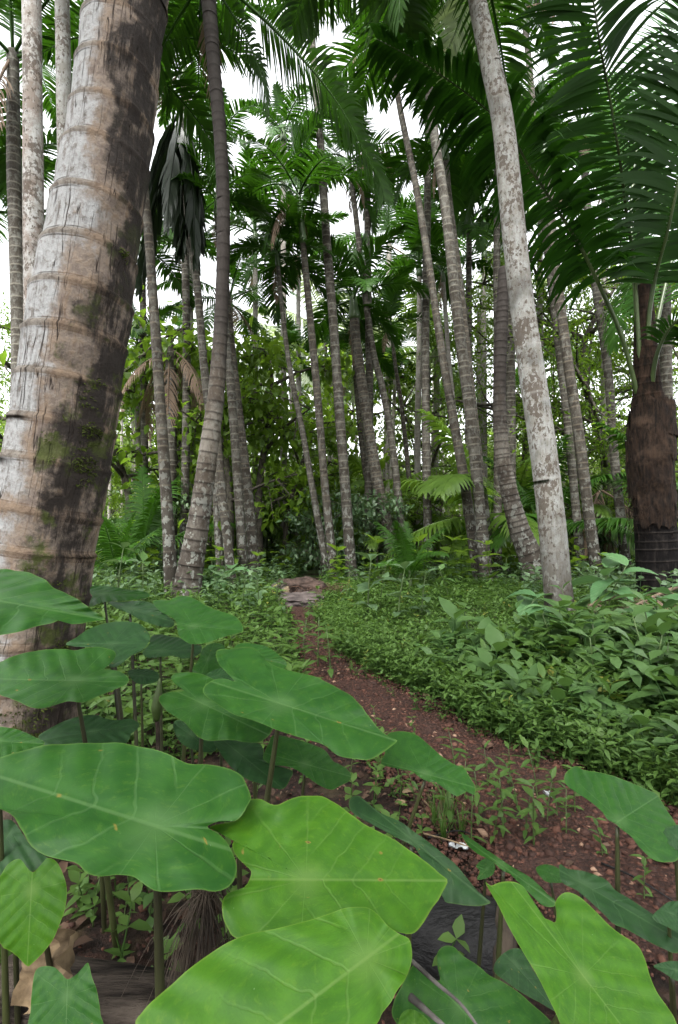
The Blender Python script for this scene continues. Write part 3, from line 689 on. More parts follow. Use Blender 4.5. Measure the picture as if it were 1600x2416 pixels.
hung_frond(r_white, [(1085, -260), (1000, -180), (930, -60), (960, 50), (985, 110)], [5.2, 6.0, 6.4], n=88, leaf_len=.95, leaf_w=.04, a0=10, a1=35, vt=.05, droop=1.5, pet=.2, seed=63, seg=5, r0=.03)
hung_frond(r_white, [(1100, -260), (1115, -120), (1105, 0), (1060, 110), (1030, 190)], [5.6, 6.3, 6.8], 'pale_frond', n=50, leaf_len=.7, leaf_w=.036, a0=25, a1=50, vt=-.1, droop=.5, pet=.15, up=(0, -1, .3), seed=64, seg=4, r0=.03)

# ------------------------------------------------------------------ palms farther back
def far_palm(x, Y, ytop, kind, form, L, wd, label, group=None, seed=0, mat='trunk_far', lean=0, shaft=.4, cat='palm tree', name='areca_palm', crownless=False):
    """x of the foot and y of the crown in the 1568 wide frame"""
    X = at(x * 1.0204, 1300, Y).x; rr = random.Random(seed)
    base = Vector((X, Y, gz(X, Y))); top = np.array(at((x + lean) * 1.0204, ytop * 1.0204, Y)) - np.array(base)
    root = thing(name, label, cat, base, group)
    P = spline([(0, 0, -.1), top * np.array((.25, .25, .4)) + np.array((rr.gauss(0, .04), 0, 0)), top * np.array((.65, .65, .75)), top], 24)
    g = Geo(); V, mp, t = trunk_geo(P, np.linspace(wd * .6, wd * .42, 24), 8, .16, .03, seed, hi=40)
    g.add(V.reshape(-1, 3), [grid_faces(len(t), 8)], .5, mp.reshape(-1, 3))
    link('trunk', g.mesh('trunk', M[mat]), root)
    if shaft and kind == 'areca':
        d = P[-1] - P[-2]; d /= np.linalg.norm(d); g = Geo(); tube(g, [top, top + d * shaft * .3, top + d * shaft], [wd * .55, wd * .62, wd * .3], 8)
        link('crownshaft', g.mesh('crownshaft', M['shaft']), root); top = top + d * shaft
    if kind: crown(root, top, kind, form, L, seed)
    return root
FP = [ # x, Y, ytop, kind, form, L, width, label
 (330, 12, 600, 'areca', 'full', 2.0, .17, 'areca with a feathery yellowish crown close to the right side of the huge trunk'),
 (395, 10.5, 800, 'brown', 'dead', 2.1, .26, 'palm with long dry brown fronds between lichen-spotted areca and curved coconut'),
 (318, 13, 830, 'areca', 'full', 1.7, .17, 'short areca with light fronds low beside the huge trunk'),
 (425, 10.5, 190, 'areca', 'full', 2.1, .16, 'areca crown just above the skirt of withered black fronds'),
 (30, 8.5, 120, 'coconut', 'full', 3.0, .24, 'coconut with dark fronds hanging behind the pale lichen-blotched trunk'),
 (-30, 10, 520, 'areca', 'full', 2.4, .18, 'areca with dense dark crown low at the far left edge'),
 (530, 14, 690, 'coconut', 'spread', 2.6, .24, 'coconut whose frond stretches level to the right of the curved coconut at mid height'),
 (655, 14, 330, 'areca', 'full', 1.5, .16, 'areca with light green upright crown behind the big dark full crown'),
 (850, 12, 330, 'brown', 'dead', 1.6, .17, 'palm with dry greyish hanging fronds above the middle of the grove'),
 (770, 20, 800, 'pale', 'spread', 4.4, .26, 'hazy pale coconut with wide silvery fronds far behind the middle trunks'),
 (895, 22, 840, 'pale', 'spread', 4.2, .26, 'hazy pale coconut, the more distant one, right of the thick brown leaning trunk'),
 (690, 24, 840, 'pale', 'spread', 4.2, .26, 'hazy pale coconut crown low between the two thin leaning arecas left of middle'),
 (1010, 18, 830, 'bright', 'full', 3.4, .25, 'coconut with bright green fronds between the clump and the small tufted areca'),
 (1110, 17, 720, 'pale', 'full', 3.3, .25, 'pale green feathery coconut crown just left of the whitish trunk'),
 (1085, 12.5, 540, 'areca', 'full', 1.9, .17, 'areca with an orange-tinged crown left of the whitish trunk'),
 (1180, 11.5, 220, 'brown', 'dead', 2.4, .22, 'palm with dry brown hanging fronds behind the upper part of the whitish trunk'),
 (1150, 11, 380, 'areca', 'full', 1.9, .16, 'areca with dark arching fronds right against the whitish trunk'),
 (1400, 13, 420, 'areca', 'full', 2.2, .17, 'areca crown half hidden by the young coconut fronds'),
 (590, 16, 560, 'areca', 'full', 2.4, .17, 'areca crown filling the light just right of the curved coconut at mid height'),
 (690, 17, 610, 'areca', 'full', 2.3, .17, 'areca crown behind and below the drooping crown of the very thin leaning areca'),
 (900, 17, 560, 'coconut', 'full', 3.0, .2, 'coconut crown behind the small tufted areca crown'),
 (440, 14, 560, 'areca', 'full', 2.4, .17, 'areca crown below the withered black skirt, behind the lichen-spotted areca'),
 (970, 15, 640, 'areca', 'full', 2.2, .17, 'areca crown low behind the left trunk of the tight clump'),
 (1120, 16, 600, 'areca', 'full', 2.4, .17, 'areca crown just left of the bent reddish coconut'),
 (1540, 10, 560, 'coconut', 'full', 2.9, .22, 'coconut behind the fibrous young coconut at the right edge'),
 (1250, 13, 470, 'areca', 'full', 2.0, .17, 'areca crown seen through fronds right of the whitish trunk'),
 (990, 11.5, 130, 'areca', 'full', 2.0, .17, 'areca crown high between the clump trunks at the top'),
]
for i, (x, Y, yt, kd, fm, L, wd, lb) in enumerate(FP):
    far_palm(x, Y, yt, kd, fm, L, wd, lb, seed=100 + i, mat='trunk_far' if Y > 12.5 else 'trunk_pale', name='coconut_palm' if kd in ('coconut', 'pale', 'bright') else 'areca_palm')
rr = random.Random(3)
for i in range(50):                     # the thin trunks of the distant grove
    Y = rr.uniform(16, 34); x = rr.choice([rr.uniform(560, 1000), rr.uniform(600, 900), rr.uniform(240, 560), rr.uniform(1000, 1560)])
    yt = rr.uniform(820, 980) if Y > 22 else rr.uniform(760, 900)
    far_palm(x, Y, yt, 'areca', 'small', rr.uniform(1.2, 1.6), rr.uniform(.12, .15), 'thin pale areca trunk among many alike in the distant grove', 'distant areca trunks', 200 + i, lean=rr.uniform(-25, 15), shaft=0)

# ------------------------------------------------------------------ broad-leaved trees
def tree_meshes(H, spread, nleaf, lsize, seed, leafmat, narrow=.55, limbs=9, low=.25, clump=.5):
    rr = np.random.default_rng(seed); g = Geo(); cl = []
    trunk = spline([(0, 0, -.1), (rr.normal(0, .1), rr.normal(0, .1), H * .35), (rr.normal(0, .2), rr.normal(0, .2), H * .75), (rr.normal(0, .2), 0, H)], 16)
    tube(g, trunk, np.linspace(.022 * H, .005 * H, 16), 9)
    gl = Geo()
    for i in range(limbs):
        f = low + (1 - low) * (i + rr.random()) / limbs; p0 = trunk[int(f * 15)]; a = i * 2.4 + rr.normal(0, .4)
        ln = spread * (1.15 - .75 * abs(f - .45)) * rr.uniform(.7, 1.1)
        d = np.array((math.cos(a), math.sin(a), rr.uniform(.1, .7)))
        P = spline([p0, p0 + d * ln * .5, p0 + d * ln * np.array((1, 1, .75))], 8); tube(gl, P, np.linspace(.010 * H, .003 * H, 8), 5)
        for k in range(5):
            q = P[rr.integers(2, 8)]; e = q + rr.normal(0, 1, 3) * ln * np.array((.38, .38, .28))
            tube(gl, [q, (q + e) / 2 + rr.normal(0, .05, 3), e], [.004 * H, .003 * H, .0015 * H], 4)
            cl += [e, (q + e) / 2, q * .3 + e * .7]
        cl.append(P[-1])
    cl = np.array(cl); n = nleaf; idx = rr.integers(0, len(cl), n)
    size_c = rr.uniform(.5, 1.2, len(cl)) * clump
    pos = cl[idx] + rr.normal(0, 1, (n, 3)) * size_c[idx][:, None] * np.array((.5, .5, .34))
    tint_c = rr.random(len(cl)) * .6
    M_ = euler_mats(rr.normal(-.45, .5, n), rr.normal(0, .45, n), rr.uniform(0, 6.28, n))
    tv, tf = leaf_template(.52, .1, .25) if lsize > .1 else small_leaf(.5)
    gf = Geo(); scatter(gf, tv, tf, pos, M_, lsize * rr.uniform(.55, 1.25, n), np.clip(tint_c[idx] + rr.random(n) * .35, 0, .9))
    return g.mesh('trunk', M['wood']), gl.mesh('limbs', M['wood']), gf.mesh('foliage', leafmat)
TREES = {'teak': [tree_meshes(4.6, 1.7, 1900, .19, 1, M['broad'], low=.3, clump=.55), tree_meshes(4.0, 1.5, 1500, .2, 2, M['broad'], low=.25, clump=.5)],
         'dense': [tree_meshes(6.5, 2.6, 15000, .085, 3, M['small'], low=.12, limbs=14, clump=.62), tree_meshes(5.6, 2.3, 12000, .085, 4, M['small'], low=.1, limbs=12, clump=.6)],
         'far': [tree_meshes(8, 3.0, 7000, .17, 5, M['far'], low=.15, limbs=12, clump=.85), tree_meshes(7, 2.8, 6000, .17, 6, M['far'], low=.1, limbs=12, clump=.8)],
         'bush': [tree_meshes(1.9, .9, 900, .15, 7, M['waxy'], low=.15, limbs=8, clump=.34), tree_meshes(2.3, .9, 1500, .10, 8, M['small'], low=.1, limbs=9, clump=.36), tree_meshes(1.6, .8, 600, .2, 9, M['broad'], low=.15, limbs=7, clump=.3)]}
def tree(kind, v, x, Y, sc, label, group=None, rz=None, name='broadleaf_tree', cat='tree'):
    X = at(x * 1.0204, 1300, Y).x; t, l, f = TREES[kind][v]
    r = thing(name, label, cat, (X, Y, gz(X, Y)), group, rng.uniform(0, 6.28) if rz is None else rz, sc)
    link('trunk', t, r); link('limbs', l, r); tag(link('foliage', f, r), kind='stuff')
    return r
tree('teak', 0, 600, 12.2, 1.2, 'sparse tree with large light green leaves and thin dark branches left of the path end')
tree('teak', 1, 660, 13.5, 1.1, 'large-leaved sapling right behind the thin leaning areca left of the path end')
tree('teak', 1, 300, 11.5, 1.25, 'bright large-leaved tree seen past the right side of the huge trunk')
tree('teak', 0, 470, 14.5, .95, 'large-leaved tree behind the curved coconut trunk')
tree('dense', 0, 1300, 14.5, 1.3, 'dense small-leaved tree right of the whitish trunk')
tree('dense', 1, 1400, 12.8, 1.3, 'dense dark small-leaved tree behind the clean light grey areca')
tree('dense', 0, 1530, 14.5, 1.25, 'dense small-leaved tree behind the fibrous young coconut')
tree('dense', 1, 1215, 17, 1.35, 'dense small-leaved tree showing between the bent coconut and the whitish trunk')
tree('dense', 1, 40, 12.5, 1.1, 'dense small-leaved tree in the gap at the left edge')
tree('teak', 0, 400, 13.2, 1.25, 'large-leaved tree filling the gap between the lichen-spotted areca and the curved coconut')
tree('teak', 0, 530, 11.2, 1.0, 'light green tree close behind the pair of grey areca trunks')
tree('teak', 1, 870, 17, 1.5, 'large-leaved tree behind the thick brown leaning trunk')
tree('dense', 0, 1000, 18, 1.15, 'bright small-leaved tree behind the leaning lichened areca')
tree('far', 0, 1010, 27, .95, 'rounded distant tree between the clump and the small tufted areca')
tree('far', 1, 930, 31, .7, 'distant tree beside the small tufted areca, lower than its neighbours')
tree('far', 1, 420, 22, .85, 'distant tree between the lichen-spotted areca and the curved coconut')
rr = random.Random(8)
for i in range(50):
    Y = rr.uniform(26, 46); x = rr.uniform(-100, 1700) if i < 40 else rr.uniform(580, 1160); hs = .72 if 540 < x < 1150 else 1.15
    tree('far', i % 2, x, Y, hs * rr.uniform(.75, 1.05), 'leafy background tree merging into the far edge of the grove', 'background trees')
for i in range(46):
    Y = rr.uniform(10.5, 21); x = rr.choice([rr.uniform(560, 900), rr.uniform(200, 560), rr.uniform(870, 1568)])
    if 640 < x < 730 and Y < 14: Y += 6
    v = 0 if 560 < x < 760 else rr.choice([0, 1, 1, 2])
    tree('bush', v, x, Y, rr.uniform(.5, 1.05), ['shrub with big drooping grey-green leaves in the understory', 'small-leaved shrub in the shaded understory', 'shrub with large light green leaves in the understory'][v],
         ['grey-green understory shrubs', 'small-leaved understory shrubs', 'light green understory shrubs'][v], name='understory_shrub', cat='shrub')
# a far-off wood that closes the view
g = Geo(); n = 60000
Yf = rng.uniform(36, 60, n); Xf = rng.uniform(-48, 48, n)
hmax = 5.6 + 2.0 * np.array([noise.noise(Vector((a * .25, b * .25, 4))) for a, b in zip(Xf, Yf)]) + np.abs(Xf / Yf) * 5
Zf = hmax * rng.random(n) ** .8
tv, tf = small_leaf(.7)
scatter(g, tv, tf, np.stack([Xf, Yf, Zf], 1), euler_mats(rng.normal(-.4, .5, n), rng.normal(0, .5, n), rng.uniform(0, 6.28, n)), rng.uniform(.25, .5, n), rng.random(n) * .9)
tag(link('distant_thicket', g.mesh('distant_thicket', M['far'])), kind='stuff')

# ------------------------------------------------------------------ young coconuts and seedlings with fronds from the ground
def ground_palm(x, Y, kind, form, L, label, seed, name='coconut_palm', cat='palm tree', z=.0, azs=None):
    X = at(x * 1.0204, 1300, Y).x
    r = thing(name, label, cat, (X, Y, gz(X, Y)))
    g = Geo(); tube(g, spline([(0, 0, -.05), (.02, 0, .15 + z * .5), (0, 0, .3 + z)], 8), np.linspace(.09, .05, 8) * max(.35, L / 2.2), 10); link('stem', g.mesh('stem', M['petiole']), r)
    crown(r, (0, 0, .22 + z), kind, form, L, seed, azs)
    return r
ground_palm(1120, 10.8, 'bright', 'spread', 2.7, 'young coconut spreading shiny arched fronds low behind the clump', 301, z=1.1, azs=[3.6, 2.7, 3.9, 4.4, 3.2, 5.0, 2.3, 4.1, .4])
ground_palm(945, 7.7, 'coconut', 'young', 1.05, 'small coconut seedling with upright fronds among the shrubs right of the path', 302, z=.05)
ground_palm(1245, 11.5, 'coconut', 'flat', 2.6, 'young coconut with dark drooping fronds behind the bent reddish trunk', 303, z=1.0)
ground_palm(1390, 11.5, 'brown', 'dead', 2.2, 'low palm with dry pinkish drooping fronds behind the lichen-spotted areca', 304, z=1.7, name='withered_palm')
ground_palm(1590, 9.0, 'coconut', 'flat', 2.4, 'young coconut with grey-green fronds at the right edge behind the fibrous one', 305, z=.8)
ground_palm(330, 9.6, 'coconut', 'young', 2.0, 'young palm with dark fronds low between the huge trunk and the lichen-spotted areca', 306, z=.2)
ground_palm(270, 8.4, 'coconut', 'young', 1.3, 'small feathery palm close beside the foot of the huge trunk', 307, z=.05)
ground_palm(500, 12.5, 'bright', 'flat', 1.9, 'young palm with grey shiny fronds behind the foot of the curved coconut', 308, z=.5)
ground_palm(720, 15.5, 'bright', 'young', 2.0, 'bright green young areca among distant trunks straight above the path', 309, z=.9, name='areca_palm')
ground_palm(840, 12.5, 'bright', 'flat', 1.9, 'small palm with pale arching fronds just right of the path-end trunks', 310, z=.3)

# ------------------------------------------------------------------ unseen palms added behind and beside the viewer to shade the foreground
for i, (x, y, h, kd, L, lb) in enumerate([(-1.6, -1.9, 6.0, 'coconut', 3.6, 'unseen coconut palm added behind the viewer to the left, shading the taro'), (1.9, -1.4, 6.6, 'coconut', 3.6, 'unseen coconut palm added behind the viewer to the right, shading the path'),
        (.3, -4.6, 7.2, 'coconut', 3.8, 'unseen coconut palm added farther behind the viewer on the line of the path'), (-4.2, .8, 7.0, 'coconut', 3.6, 'coconut palm added for shade, out of frame beyond the left edge'), (4.6, 1.6, 7.4, 'coconut', 3.8, 'coconut palm added for shade, out of frame beyond the right edge')]):
    r = thing('coconut_palm', lb, 'palm tree', (x, y, gz(x, y))); P = spline([(0, 0, -.1), (.05, .05, h * .4), (.2, .1, h)], 20)
    g = Geo(); V, mp, t = trunk_geo(P, np.linspace(.17, .12, 20), 12, .16, .03, 500 + i, hi=60); g.add(V.reshape(-1, 3), [grid_faces(len(t), 12)], .5, mp.reshape(-1, 3))
    link('trunk', g.mesh('trunk', M['trunk_coco']), r); crown(r, P[-1], kd, 'full', L, 520 + i)

for x, Y, z, L, fm, lb in [(612, 14.2, 1.6, 2.3, 'spread', 'added light green young palm behind the sparse large-leaved tree'), (668, 16, 2.4, 2.6, 'spread', 'added light green palm with arching fronds behind the two thin leaning arecas'),
        (775, 14, .9, 2.0, 'young', 'added light green young palm right behind the foot of the tallest pale areca'), (885, 13.8, 1.5, 2.3, 'spread', 'added light green palm arching behind the thick brown leaning trunk'),
        (985, 13, 1.2, 2.2, 'spread', 'added light green palm between the slender tufted areca and the tight clump'), (1195, 13.5, 1.6, 2.3, 'spread', 'added light green palm behind the bent reddish coconut and whitish trunk'),
        (730, 19, 3.2, 3.0, 'spread', 'added tall light green palm far behind the path end'), (1330, 12.2, 1.0, 2.0, 'spread', 'added light green palm behind the pale ringed areca and the lichen-spotted one'), (560, 16.5, 2.6, 2.8, 'spread', 'added light green palm far behind the pair of grey areca trunks')]:
    ground_palm(x, Y, 'bright', fm, L, lb, int(x) + 7, z=z, name='added_young_palm')  # palms added to brighten the dark middle distance with their lightened fronds

# ------------------------------------------------------------------ herbs and shrubs on the ground
LEAF_LANCE = leaf_template(.34, .14, .18, .3); LEAF_OVATE = leaf_template(.6, .1, .2, .38); LEAF_MID = leaf_template(.44, .12, .2, .36); LEAF_ROUND = small_leaf(.8, .08)
def herb_template(h, npair, lsize, leaf, seed, whorl=2, spread=.2, dens=1.0):
    """a leafy stem; returns verts, faces, per-vertex tint"""
    rr = np.random.default_rng(seed); g = Geo()
    bend = rr.normal(0, .12, 2) * h
    P = spline([(0, 0, -.02), (bend[0] * .3, bend[1] * .3, h * .5), (bend[0], bend[1], h)], 5); tube(g, P, np.linspace(.0028, .0012, 5) * max(1, lsize / .06), 3, .0, False)
    pos = []; M_ = []; sc = []; ti = []
    for i in range(npair):
        f = .25 + .75 * i / max(1, npair - 1); p = np.array([np.interp(f, np.linspace(0, 1, 5), P[:, k]) for k in range(3)])
        a0 = i * 1.57 + rr.normal(0, .3)
        for k in range(whorl):
            if rr.random() > dens: continue
            pos.append(p); M_.append(euler_mats(np.array([rr.normal(.15 + .35 * (f > .9), .25)]), np.array([rr.normal(0, .2)]), np.array([a0 + k * 6.283 / whorl]))[0])
            sc.append(lsize * rr.uniform(.7, 1.1) * (.6 + .5 * math.sin(f * 2.4))); ti.append(np.clip(.2 + .45 * f + rr.normal(0, .14), 0, .9))
    scatter(g, leaf[0], leaf[1], np.array(pos), np.array(M_), np.array(sc), np.array(ti))
    return g
def raw(g): return np.concatenate(g.V), g.F, np.concatenate(g.A)
def scatter_herbs(name, temps, spots, mat, size=(.75, 1.2)):
    g = Geo(); spots = np.array(spots); pick = rng.integers(0, len(temps), len(spots))
    for k, t in enumerate(temps):
        P = spots[pick == k]; n = len(P)
        if not n: continue
        V, F, A = raw(t); pos = np.array([(x, y, gz(x, y)) for x, y in P[:, :2]])
        sc = rng.uniform(*size, n) * (P[:, 2] if P.shape[1] > 2 else 1)
        n0 = g.n; m = len(V)
        Mx = euler_mats(rng.normal(0, .12, n), rng.normal(0, .12, n), rng.uniform(0, 6.28, n))
        VV = np.einsum('nij,nkj->nki', Mx, V[None] * sc[:, None, None]) + pos[:, None]
        off = (np.arange(n) * m)[:, None, None]
        ti = np.clip(A[None] + rng.normal(0, .10, n)[:, None], 0, .91)
        ti = np.where(rng.random(n)[:, None] < .015, .96, ti)
        g.add(VV.reshape(-1, 3), [(f[None] + off).reshape(-1, f.shape[1]) for f in F], ti.reshape(-1))
    return tag(link(name, g.mesh(name, M[mat])), kind='stuff')
T_lance = [herb_template(.17, 4, .105, LEAF_LANCE, k) for k in range(6)]
T_lance2 = [herb_template(.22, 4, .15, LEAF_MID, 20 + k) for k in range(4)]
T_mid = [herb_template(.19, 3, .125, LEAF_OVATE, 80 + k) for k in range(3)]
T_fine = [herb_template(.15, 7, .045, LEAF_LANCE, 90 + k, 2) for k in range(4)]
T_small = [herb_template(.10, 3, .04, LEAF_OVATE, 30 + k, 3) for k in range(5)]
T_tiny = [herb_template(.055, 2, .032, LEAF_ROUND, 40 + k, 4) for k in range(4)]
T_ovate = [herb_template(.38, 4, .13, LEAF_OVATE, 50 + k) for k in range(5)]
T_big = [herb_template(.5, 4, .19, LEAF_OVATE, 60 + k, 3) for k in range(4)]
def edge_x(Y, right=True):
    i = int(np.argmin(((PL if not right else PR)[:, 1] - Y) ** 2)); return (PR if right else PL)[i, 0]
def spots(n, xr, yr, keep, pw=1.0):
    out = []
    while len(out) < n:
        y = yr[0] + (yr[1] - yr[0]) * rng.random() ** pw; x = rng.uniform(*xr(y))
        k = keep(x, y)
        if k and rng.random() < k: out.append((x, y))
    return out
fan = lambda y: (-.75 * y - 1, .75 * y + 1)
def right_bank(lo, hi):          # distance from the path edge on its right
    def f(x, y):
        e = x - edge_x(y); return 1.0 if lo < e < hi else 0.0
    return f
# right of the path: taller lance-leaved herbs near, a low carpet further on
def near_right(x, y):
    e = x - edge_x(y); b = .10 + .16 * noise.noise(Vector((x * 1.6, y * 1.6, 2))) + .05 * noise.noise(Vector((x * 5, y * 5, 2)))
    k = 1 - max(0, min(1, (y - 2.5) / 1.3)); 
    if y > 3.2 and e < .9 and noise.noise(Vector((x * 1.3, y * 1.3, 8))) < -.05: k *= .3
    return k if e > b else 0.0
S = spots(2300, fan, (1.15, 6.4), near_right, .9)
S = [(x, y, (.68 + .45 * min(1, (x - edge_x(y)) / .8)) * (.85 + .8 * noise.noise(Vector((x * 1.7, y * 1.7, 4))) + rng.normal(0, .12))) for x, y in S]
pn = lambda p: noise.noise(Vector((p[0] * 1.9, p[1] * 1.9, 7.7)))
scatter_herbs('herb_cover', T_lance, [p for p in S if pn(p) < .02 or rng.random() < .25], 'herb')
scatter_herbs('broad_herb_cover', T_lance2 + T_mid, [p for p in S if pn(p) > -.12 and rng.random() < .55], 'broad_herb', (.8, 1.35))
scatter_herbs('herb_cover', T_fine, [(x, y, .9) for x, y in spots(1500, fan, (1.5, 5.5), lambda x, y: 1.0 if .02 + .14 * noise.noise(Vector((x * 1.6, y * 1.6, 2))) < x - edge_x(y) < .35 + .2 * noise.noise(Vector((x * 2, y * 2, 3))) else 0.0, .9)], 'herb')
def mid_right(x, y):
    e = x - edge_x(y); return (1.0 if y > 3.6 else .15 + .3 * (e < .3)) if e > .0 + .12 * noise.noise(Vector((x * 2, y * 2, 1))) else 0.0
scatter_herbs('ground_cover', T_small + T_tiny, spots(15000, fan, (1.6, 9), mid_right, .8), 'herb')
def far_all(x, y): return 0.0 if in_path(x, y, -.03) else (1.0 if noise.noise(Vector((x * .6, y * .6, 6))) > -.25 else .35)
scatter_herbs('ground_cover', T_small + T_tiny + T_lance[:2], spots(9000, fan, (5.5, 18), far_all, .9), 'herb', (.8, 1.4))
def left_bank(x, y):
    e = edge_x(y, False) - x; return 1.0 if (e > .03 and y > 2.6) or (e > .5 and y > 1.9) else 0.0
scatter_herbs('ground_cover', T_small + T_tiny + T_lance[:2], spots(6000, fan, (2.0, 8), left_bank, .9), 'herb')
scatter_herbs('leafy_undergrowth', T_ovate, [p for p in spots(1900, fan, (5.2, 17), far_all, .9) if not (edge_x(p[1]) < p[0] < edge_x(p[1]) + 2.6 and p[1] < 8.5)], 'waxy', (.5, 1.1))
scatter_herbs('leafy_undergrowth', T_big, [p for p in spots(700, fan, (8, 24), far_all, .8)], 'broad', (.6, 1.6))
# under the taro: a few dim seedlings
scatter_herbs('seedling_cover', T_small + T_tiny, spots(90, lambda y: (-.75 * y, .25 * y), (.95, 2.4), lambda x, y: 0 if in_path(x, y) else 1), 'herb')

scatter_herbs('edge_weeds', T_fine + T_small, [(x, y, rng.uniform(.4, 1.0)) for x, y in spots(130, fan, (1.5, 6), lambda x, y: 1.0 if -.16 < x - edge_x(y) < .05 else 0.0)], 'herb')
# ---- countable plants
def plant(name, label, x, y, temps, k, sc, mat, cat='plant', group=None, at_px=True):
    if at_px: p = on_ground(*D(x, y)); X, Y = p.x, p.y
    else: X, Y = x, y
    kind_, mt = temps; (h, npair, ls, lf, seed, *wh), = [HP[kind_][k % len(HP[kind_])]]
    rr = np.random.default_rng(seed + int(abs(X) * 1000)); r = thing(name, label, cat, (X, Y, gz(X, Y)), group, rng.uniform(0, 6.28), sc)
    bend = rr.normal(0, .12, 2) * h; g = Geo()
    P = spline([(0, 0, -.02), (bend[0] * .3, bend[1] * .3, h * .5), (bend[0], bend[1], h)], 6); tube(g, P, np.linspace(.0030, .0014, 6) * max(1, ls / .06), 5)
    link('stem', g.mesh('stem', M['stem']), r); whorl = wh[0] if wh else 2
    for i in range(npair):
        f = .25 + .75 * i / max(1, npair - 1); p = [float(np.interp(f, np.linspace(0, 1, 6), P[:, q])) for q in range(3)]; a0 = i * 1.57 + rr.normal(0, .3)
        for q in range(whorl):
            link('leaf', LM[(lf, mt)][int(rr.integers(0, 4))], r, p, (rr.normal(.15 + .35 * (f > .9), .25), rr.normal(0, .2), a0 + q * 6.283 / whorl), ls * rr.uniform(.7, 1.1) * (.6 + .5 * math.sin(f * 2.4)))
    return r
HP = {'lance': [(.26, 5, .085, 'lance', k) for k in range(6)], 'lance2': [(.33, 5, .12, 'mid', 20 + k) for k in range(4)], 'ovate': [(.38, 4, .13, 'ovate', 50 + k) for k in range(5)], 'big': [(.5, 4, .19, 'ovate', 60 + k, 3) for k in range(4)]}
LM = {}
for lf_, tp_ in (('lance', LEAF_LANCE), ('mid', LEAF_MID), ('ovate', LEAF_OVATE)):
    for mt_ in ('herb', 'waxy', 'broad_herb'):
        LM[(lf_, mt_)] = []
        for q_ in range(4):
            g = Geo(); g.add(tp_[0], tp_[1], .3 + .15 * q_); LM[(lf_, mt_)].append(g.mesh('leaf', M[mt_]))
MS = {'lance': ('lance', 'herb'), 'lance2': ('lance2', 'herb'), 'ovate': ('ovate', 'waxy'), 'ovateg': ('ovate', 'broad_herb'), 'big': ('big', 'waxy')}
sp = [(1040, 1925), (1075, 1850), (1110, 1905), (1150, 1870), (1165, 1930), (1200, 1880), (1215, 1935), (1245, 1850), (1265, 1905), (1290, 1890), (1130, 1820), (1090, 1955), (1310, 1935), (1180, 1815), (1235, 1960), (1055, 1800), (1330, 1880), (1140, 1950)]
for i, (x, y) in enumerate(sp):
    plant('seedling', 'thin lance-leaved seedling in the sparse patch on the near edge of the gravel path', x, y + 12, MS['lance'], i % 6, rng.uniform(.42, .7), 'herb', group='seedlings on the near path edge')
for i, (x, y) in enumerate([(835, 1705), (905, 1745), (925, 1840), (985, 1800), (870, 1835), (1010, 1850), (800, 1730), (960, 1860), (1395, 1985), (1490, 2090), (850, 1770), (810, 1790), (880, 1800), (940, 1770), (960, 1710), (870, 1690)]):
    plant('seedling', 'tiny weed sprouting alone from the bare soil beside the taro leaves', x, y + 10, MS['lance'], i % 6, rng.uniform(.3, .5), 'herb', group='lone weeds by the taro')
for i, (x, y, k, sc, kind, lb) in enumerate([
    (735, 1545, 0, 1.0, 'lance2', 'upright weed with paired leaves at the left path edge beyond the big taro leaf'),
    (765, 1570, 1, .9, 'lance2', 'shorter weed with paired leaves leaning over the left path edge'),
    (700, 1520, 2, .8, 'lance2', 'weed with paired leaves a little back from the left path edge'),
    (600, 1440, 0, 1.15, 'ovate', 'shrub with broad pale grey-green leaves on the left verge before the path end'),
    (650, 1432, 1, .8, 'ovate', 'low broad-leaved shrub right at the left verge of the narrow path'),
    (560, 1425, 2, 1.1, 'ovate', 'broad-leaved grey-green shrub behind the round taro leaf'),
    (510, 1410, 3, 1.0, 'ovate', 'dark broad-leaved shrub under the ringed coconut foot'),
    (850, 1425, 0, 1.2, 'big', 'dark shrub with drooping broad leaves at the right verge where the path narrows'),
    (920, 1440, 1, 1.1, 'big', 'shrub with one large pale leaf in front of the small coconut seedling'),
    (975, 1430, 2, .95, 'big', 'wide dark-leaved shrub right of the small coconut seedling'),
    (800, 1400, 3, 1.1, 'ovate', 'leafy shrub against the tall straight areca foot'),
    (880, 1395, 4, 1.3, 'ovate', 'loose shrub between the straight areca foot and the small coconut seedling'),
    (1040, 1400, 0, 1.1, 'ovateg', 'green shrub at the foot of the tight areca clump'),
    (1170, 1370, 1, 1.4, 'ovateg', 'bright green shrub at the bent foot of the reddish coconut'),
    (1230, 1345, 3, 1.4, 'big', 'broad-leaved shrub between the bent coconut foot and the whitish trunk'),
    (1395, 1330, 1, 1.3, 'big', 'bright upright broad-leaved plant behind the lichen-spotted areca foot'),
    (1300, 1545, 0, 1.0, 'ovateg', 'fresh green shrub standing above the herbs below the whitish trunk'),
    (1480, 1520, 2, 1.0, 'ovateg', 'fresh green shrub among herbs near the right edge below the young coconut'),
    (1200, 1520, 3, .8, 'ovateg', 'low fresh shrub in the herbs left of the whitish trunk foot'),
    (1540, 1640, 4, .9, 'ovateg', 'leafy shrub at the right edge above the gravel'),
    (330, 1420, 3, 1.5, 'ovateg', 'bright green shrub beside the lichen-spotted areca foot'),
    (270, 1400, 0, 1.4, 'big', 'grey-green broad-leaved shrub close to the huge trunk'),
    (490, 1370, 1, 1.2, 'ovateg', 'bright upright shrub right of the curved coconut foot')]):
    plant('shrub', lb, x, y, MS[kind], k, sc, '', 'shrub')
for i in range(16):
    y = rng.uniform(1500, 1640); x = rng.uniform(1250, 1560)
    plant('herb', 'fresh broad-leaved herb rising out of the dense bank right of the path', x, y, MS['lance2'] if i % 2 else MS['ovateg'], i, rng.uniform(.75, 1.15), '', 'herb', 'broad herbs on the right bank')
